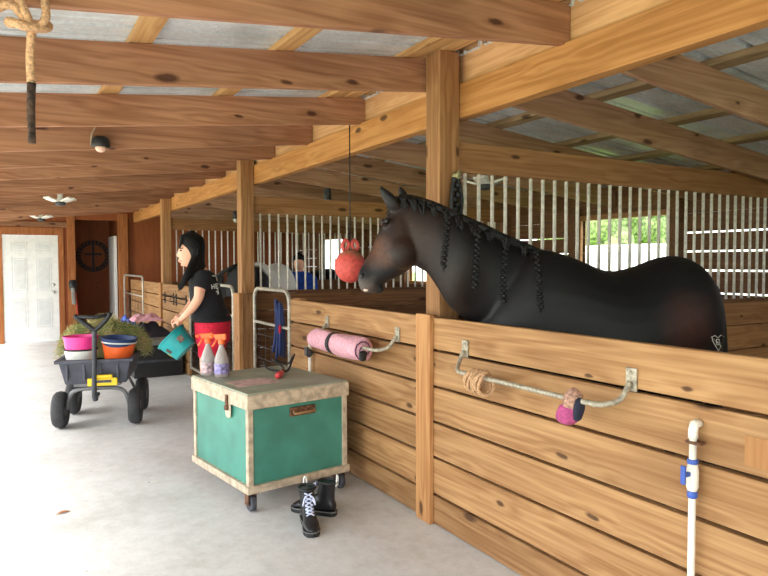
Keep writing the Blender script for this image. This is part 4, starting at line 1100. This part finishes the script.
# arms
limb(b, [(203, 277, PD-.16, .052), (200, 288, PD-.2, .046), (198.5, 298, PD-.21, .04), (192, 308, PD-.2, .036), (184, 316.5, PD-.17, .026), (181, 319.5, PD-.16, .024)])
limb(b, [(201, 277, PD+.16, .05), (196, 292, PD+.2, .042), (193, 301, PD+.2, .038), (187, 310, PD+.12, .032), (181, 316, PD+.04, .024)])
# hands: palm plus five fingers curled over the bucket rim
for D, u0, v0 in ((PD-.155, 178.8, 321.2), (PD+.03, 177.5, 318.6)):
    pc = atd(u0, v0, D); b.ell(pc, (.03, .026, .036), 12, 8)
    for k, (ln, q) in enumerate(((.8, -1.5), (1, -.5), (.95, .5), (.75, 1.4))):
        o_ = SD*(q*.017)+FW*.012
        p0 = pc+o_; p1 = p0+FW*.03*ln+V((0,0,-.016)); p2 = p1+FW*.006+V((0,0,-.026*ln)); p3 = p2-FW*.012+V((0,0,-.016*ln))
        b.tube([p0, p1, p2, p3], [.0095, .009, .008, .006], 8, sub=2)
    p0 = pc-SD*.02-FW*.006; b.tube([p0, p0-SD*.018-V((0,0,.018)), p0-SD*.008+FW*.012-V((0,0,.036))], [.011, .0095, .0075], 8, sub=2)
# shoes-feet
pb = fuse('body', b, m_skin, wroot, .0075, 3, .4)
# shirt
s_ = MB()
s_.loft([sec(194.5, 207, 269.5, .09, PD), sec(191.5, 213, 273.5, .165, PD), sec(190.3, 217, 280, .185, PD), sec(190, 220, 288, .178, PD), sec(190.5, 222.5, 298, .162, PD), sec(192, 226, 308, .168, PD), sec(192.6, 230.5, 317, .2, PD), sec(192.6, 231.5, 321, .208, PD)], 28, capround=False)
limb(s_, [(204, 275, PD-.13, .07), (202, 282, PD-.18, .068), (200, 288.5, PD-.2, .066)])
limb(s_, [(203, 275, PD+.13, .07), (200, 282, PD+.18, .066), (197, 289, PD+.2, .062)])
fuse('t_shirt', s_, m_shirt, wroot, .009, 5)
pr = MB(); rnd = random.Random(2)
pbvh = BVHTree.FromPolygons([tuple(v.co+wroot.location) for v in bpy.data.objects[-1].data.vertices], []) if False else None
shirt = [o for o in bpy.data.objects if o.name.startswith('t_shirt')][0]
sb = BVHTree.FromPolygons([tuple(v.co+wroot.location) for v in shirt.data.vertices], [tuple(p.vertices) for p in shirt.data.polygons])
def sh(u, v):
    d = ray(u, v).normalized(); h = sb.ray_cast(EYE, d, 20); return (h[0]-d*.002) if h[0] else sb.find_nearest(atd(u, v, PD-.1))[0]
for st in ([(211.5, 284.5), (212, 289)], [(214, 284), (214.3, 288.6)], [(211.8, 286.8), (214.1, 286.4)], [(215.6, 284), (216, 288.4)], [(215.6, 284), (218, 283.8)], [(215.8, 286.2), (217.6, 286)], [(216, 288.4), (218.4, 288)], [(217.6, 289), (218.6, 293.5), (217.4, 294)], [(216.3, 291), (217.6, 292.6)], [(214.4, 272), (215.8, 276)], [(216, 277), (217, 281)]):
    pr.tube([sh(*p) for p in st], .0042, 5)
build('shirt_print', pr, m_white, shirt)
# shorts
q_ = MB()
q_.loft([sec(195, 229.5, 314, .178, PD), sec(195.5, 230, 324, .186, PD), sec(196, 229.5, 334, .188, PD), sec(197, 229, 342, .186, PD)], 28, capround=False)
for D, o_ in ((PD-.09, 0), (PD+.09, 2)):
    q_.loft([(atd(197.5+o_, 336, D), atd(226+o_, 336, D), SD*.1), (atd(198+o_, 346, D), atd(224+o_, 346, D), SD*.1), (atd(198.5+o_, 357, D), atd(220+o_, 357, D), SD*.095)], 22, capround=False)
fuse('shorts', q_, m_red, wroot, .009, 4)
for D, o_ in ((PD-.085, 0), (PD+.085, 3)):
    c = atd(217+o_, 440, D); c.z = 0
    mm = MB().loft([(c+V((0,0,.09))-FW*.06, c+V((0,0,.004))-FW*.07, SD*.035), (c+V((0,0,.1)), c+V((0,0,.003)), SD*.04), (c+FW*.08+V((0,0,.07)), c+FW*.08+V((0,0,.003)), SD*.045), (c+FW*.17+V((0,0,.04)), c+FW*.17+V((0,0,.003)), SD*.035)], 16)
    build('shoe', mm, m_dgrey, wroot, sm=True)
# hair: cap, long hair falling forward over the shoulder
h_ = MB()
h_.loft([sec(187, 196, 232.3, .035, PD), sec(181, 201.5, 235.5, .072, PD), sec(179.8, 204, 240, .09, PD), sec(181.5, 205, 245, .093, PD), sec(187, 205, 250, .093, PD), sec(191, 204.5, 256, .088, PD), sec(193, 204.5, 263, .08, PD), sec(194, 206.5, 270, .085, PD), sec(197, 208, 276, .08, PD)], 24)
limb(h_, [(196, 256, PD-.06, .035), (193, 265, PD-.1, .04), (188.5, 274, PD-.17, .036), (184, 281, PD-.19, .028), (180, 287, PD-.19, .014)])
limb(h_, [(194, 262, PD+.04, .035), (190, 272, PD+.06, .035), (187, 280, PD+.08, .02)])
fuse('hair', h_, m_hair, wroot, .008, 4)
h_ = MB(); rnd = random.Random(8)
for k in range(70):
    q = rnd.uniform(-.075, .075); du = rnd.uniform(-2, 2); e = rnd.uniform(-3, 3)
    h_.tube([atd(190+du, 234+abs(q)*60, PD+q*.6), atd(197+du, 246, PD-.085+rnd.uniform(-.006, .012)), atd(195+du, 257+e, PD-.092), atd(191+du, 269+e, PD-.125+rnd.uniform(-.01, .02)), atd(184+du, 281+e, PD-.2), atd(179.5+du, 288+e, PD-.2)], [.003, .005, .006, .007, .005, .001], 5, sub=3)
for k in range(50):
    du = rnd.uniform(-1.5, 1.5)
    h_.tube([atd(189+du, 234, PD-.03), atd(183+du, 239, PD-.07+rnd.uniform(-.01, .01)), atd(179.5+du*.5, 246+rnd.uniform(0, 3), PD-.06+rnd.uniform(-.02, .04))], [.004, .005, .001], 5, sub=3)
build('hair_strands', h_, m_hair, wroot, sm=True)
wb_ = BVHTree.FromPolygons([tuple(v.co+wroot.location) for v in pb.data.vertices], [tuple(p.vertices) for p in pb.data.polygons])
def wh(u, v, l=0):
    d = ray(u, v).normalized(); h = wb_.ray_cast(EYE, d, 20); return (h[0]-d*l) if h[0] else atd(u, v, PD-.05)
build('eye', MB().ell(wh(181, 250.6), (.011, .008, .0065), 10, 6), m_eye, wroot, sm=True)
build('lips', MB().tube([wh(179.6, 260.9), wh(181.6, 260.8)], .005, 6), plain('lips', rgb(190, 96, 90), .5), wroot, sm=True)
build('eyebrow', MB().tube([wh(180, 248.6), wh(183.4, 248)], .0045, 6), m_hair, wroot)
# teal bucket tipped in her hands
m0 = (atd(158.5, 347, PD-.1)+atd(182.5, 325.5, PD-.1))/2      # rim centre
b0_ = (atd(177, 359, PD-.1)+atd(195, 343, PD-.1))/2            # base centre
ax = (m0-b0_); hgt = ax.length; zax = ax.normalized()
xax = (atd(182.5, 325.5, PD-.1)-atd(158.5, 347, PD-.1)); r1 = xax.length/2; xax = (xax-zax*xax.dot(zax)).normalized(); yax = zax.cross(xax)
BM = Matrix((xax, yax, zax)).transposed().to_4x4(); BM.translation = b0_
t = thing('bucket', 'teal plastic bucket with a yellow sticker tipped in the woman\'s hands', 'bucket', b0_)
r0 = (atd(195, 343, PD)-atd(177, 359, PD)).length/2
build('shell', MB().lathe([(r0, 0), ((r0+r1)/2, hgt/2), (r1, hgt), (r1-.006, hgt), ((r0+r1)/2-.006, hgt/2), (r0-.006, .006), (.001, .006)], 36, BM), m_teal, t)
build('rim', MB().tube([(r1*math.cos(a*math.pi/18), r1*math.sin(a*math.pi/18), hgt-.006) for a in range(36)], .007, 6, closed=True, M=BM), m_teal, t, sm=True)
def sticker(name, a0, a1, f0, f1, mat):
    mb = MB(); vs = []
    for f in (f0, f1):
        rr = r0+(r1-r0)*f+.0015
        for k in range(9):
            a = R(a0+(a1-a0)*k/8); vs.append((rr*math.cos(a), rr*math.sin(a), hgt*f))
    mb.add(vs, [(k, k+1, k+10, k+9) for k in range(8)], BM)
    build(name, mb, mat, t)
# find the angle facing the camera
vd = (EYE-b0_).normalized(); fa = math.degrees(math.atan2(vd.dot(yax), vd.dot(xax)))
sticker('yellow_sticker', 150 if fa > 0 else -150, 172 if fa > 0 else -172, .25, .5, m_yellow)
sticker('dark_sticker', fa+44 if fa > 0 else fa-44, fa+62 if fa > 0 else fa-62, .35, .62, plain('dark_label', rgb(96, 70, 60), .6, var=.3))
sticker('brown_patch', fa-32 if fa > 0 else fa+32, fa-8 if fa > 0 else fa+8, .35, .65, plain('worn_patch', rgb(132, 112, 98), .7, var=.3, scale=30))
hm = MB(); pts = []
for k in range(13):
    a = math.pi*k/12
    pts.append((r1*math.cos(a)*.99, (-1 if fa > 0 else 1)*r1*math.sin(a)*.5, hgt-.01-r1*math.sin(a)*.75))
build('bail', MB().tube(pts, .003, 6, M=BM), m_dgrey, t, sm=True)

# person in blue, mostly hidden behind the bars
D3 = 10.4
pr3 = atd(299, 300, D3)
r3 = thing('person', 'person in blue top standing behind the bars of the middle stall', 'person', (pr3.x, pr3.y, 0))
b = MB()
def zc(u, z): p = atd(u, 263, D3); return V((p.x, p.y, z))
def hz(z, w, w2, du=0):
    c = zc(299+du, z); return (c+FW*w, c-FW*w, SD*w2)
b.loft([hz(1.60, .04, .05), hz(1.56, .075, .085), hz(1.49, .085, .1), hz(1.43, .075, .09), hz(1.38, .05, .06)], 18)
b.tube([zc(299, 1.42), zc(299, 1.33)], .055, 12)
b.loft([hz(1.35, .1, .1), hz(1.28, .2, .12), hz(1.1, .19, .13), hz(.95, .17, .12), hz(.8, .18, .13), hz(.7, .17, .12)], 22)
for s in (-1, 1):
    c = zc(299, 0)+FW*.09*s
    b.tube([c+V((0,0,.8)), c+V((0,0,.45)), c+V((0,0,.05))], [.09, .06, .045], 12)
    a = zc(299, 0)+FW*.21*s
    b.tube([a+V((0,0,1.27)), a+FW*.04*s+V((0,0,1.0)), a+V((0,0,.8))-SD*.1], [.055, .045, .035], 10)
    b.ell(a+V((0,0,.76))-SD*.12, (.03, .03, .05))
    for k in range(4): b.tube([a+V((0,0,.73))-SD*.12+FW*(k-1.5)*.014, a+V((0,0,.68))-SD*.13+FW*(k-1.5)*.014], [.009, .007], 6)
    b.tube([a+V((0,0,.76))-SD*.14, a+V((0,0,.72))-SD*.165], [.01, .008], 6)
b.ell(zc(299, 1.48)-SD*.105, (.014, .016, .018)); 
fuse('body', b, m_skin, r3, .014, 4)
b = MB().loft([hz(1.365, .12, .12), hz(1.31, .215, .145), hz(1.2, .23, .155), hz(1.0, .205, .15), hz(.85, .2, .15)], 24, capround=False)
for s in (-1, 1):
    a = zc(299, 0)+FW*.2*s; b.tube([a+V((0,0,1.28)), a+FW*.05*s+V((0,0,1.03)), a+FW*.03*s+V((0,0,.9))-SD*.05], [.08, .065, .055], 12)
fuse('jacket', b, m_bluesh, r3, .014, 4)
b = MB()
for s in (-1, 1):
    c = zc(299, 0)+FW*.09*s; b.tube([c+V((0,0,.86)), c+V((0,0,.45)), c+V((0,0,.06))], [.115, .08, .065], 12)
fuse('trousers', b, m_shirt, r3, .014, 3)
b = MB().loft([(zc(299, 1.645)+FW*.05, zc(299, 1.645)-FW*.05, SD*.06), (zc(299, 1.6)+FW*.09, zc(299, 1.6)-FW*.09, SD*.105), (zc(299, 1.53)+FW*.095+SD*.02, zc(299, 1.53)-FW*.095+SD*.02, SD*.09), (zc(299, 1.44)+FW*.08+SD*.06, zc(299, 1.44)-FW*.08+SD*.06, SD*.06)], 18)
build('hair', b, m_hair, r3, sm=True)

lf = onz(63, 513, .002)
o = build('dry_leaf', MB().loft([((lf.x-.04, lf.y-.01, .004), (lf.x-.04, lf.y-.01, .002), (0, .002, 0)), ((lf.x-.015, lf.y, .012), (lf.x-.015, lf.y, .008), (.004, .016, 0)), ((lf.x+.015, lf.y+.006, .01), (lf.x+.015, lf.y+.006, .006), (.004, .014, 0)), ((lf.x+.04, lf.y+.01, .004), (lf.x+.04, lf.y+.01, .002), (0, .002, 0))], 10, capround=False), plain('dry_leaf_brown', rgb(170, 110, 60), .9), sm=True)
tag(o, 'single dry brown leaf lying on the concrete in the foreground', 'leaf')
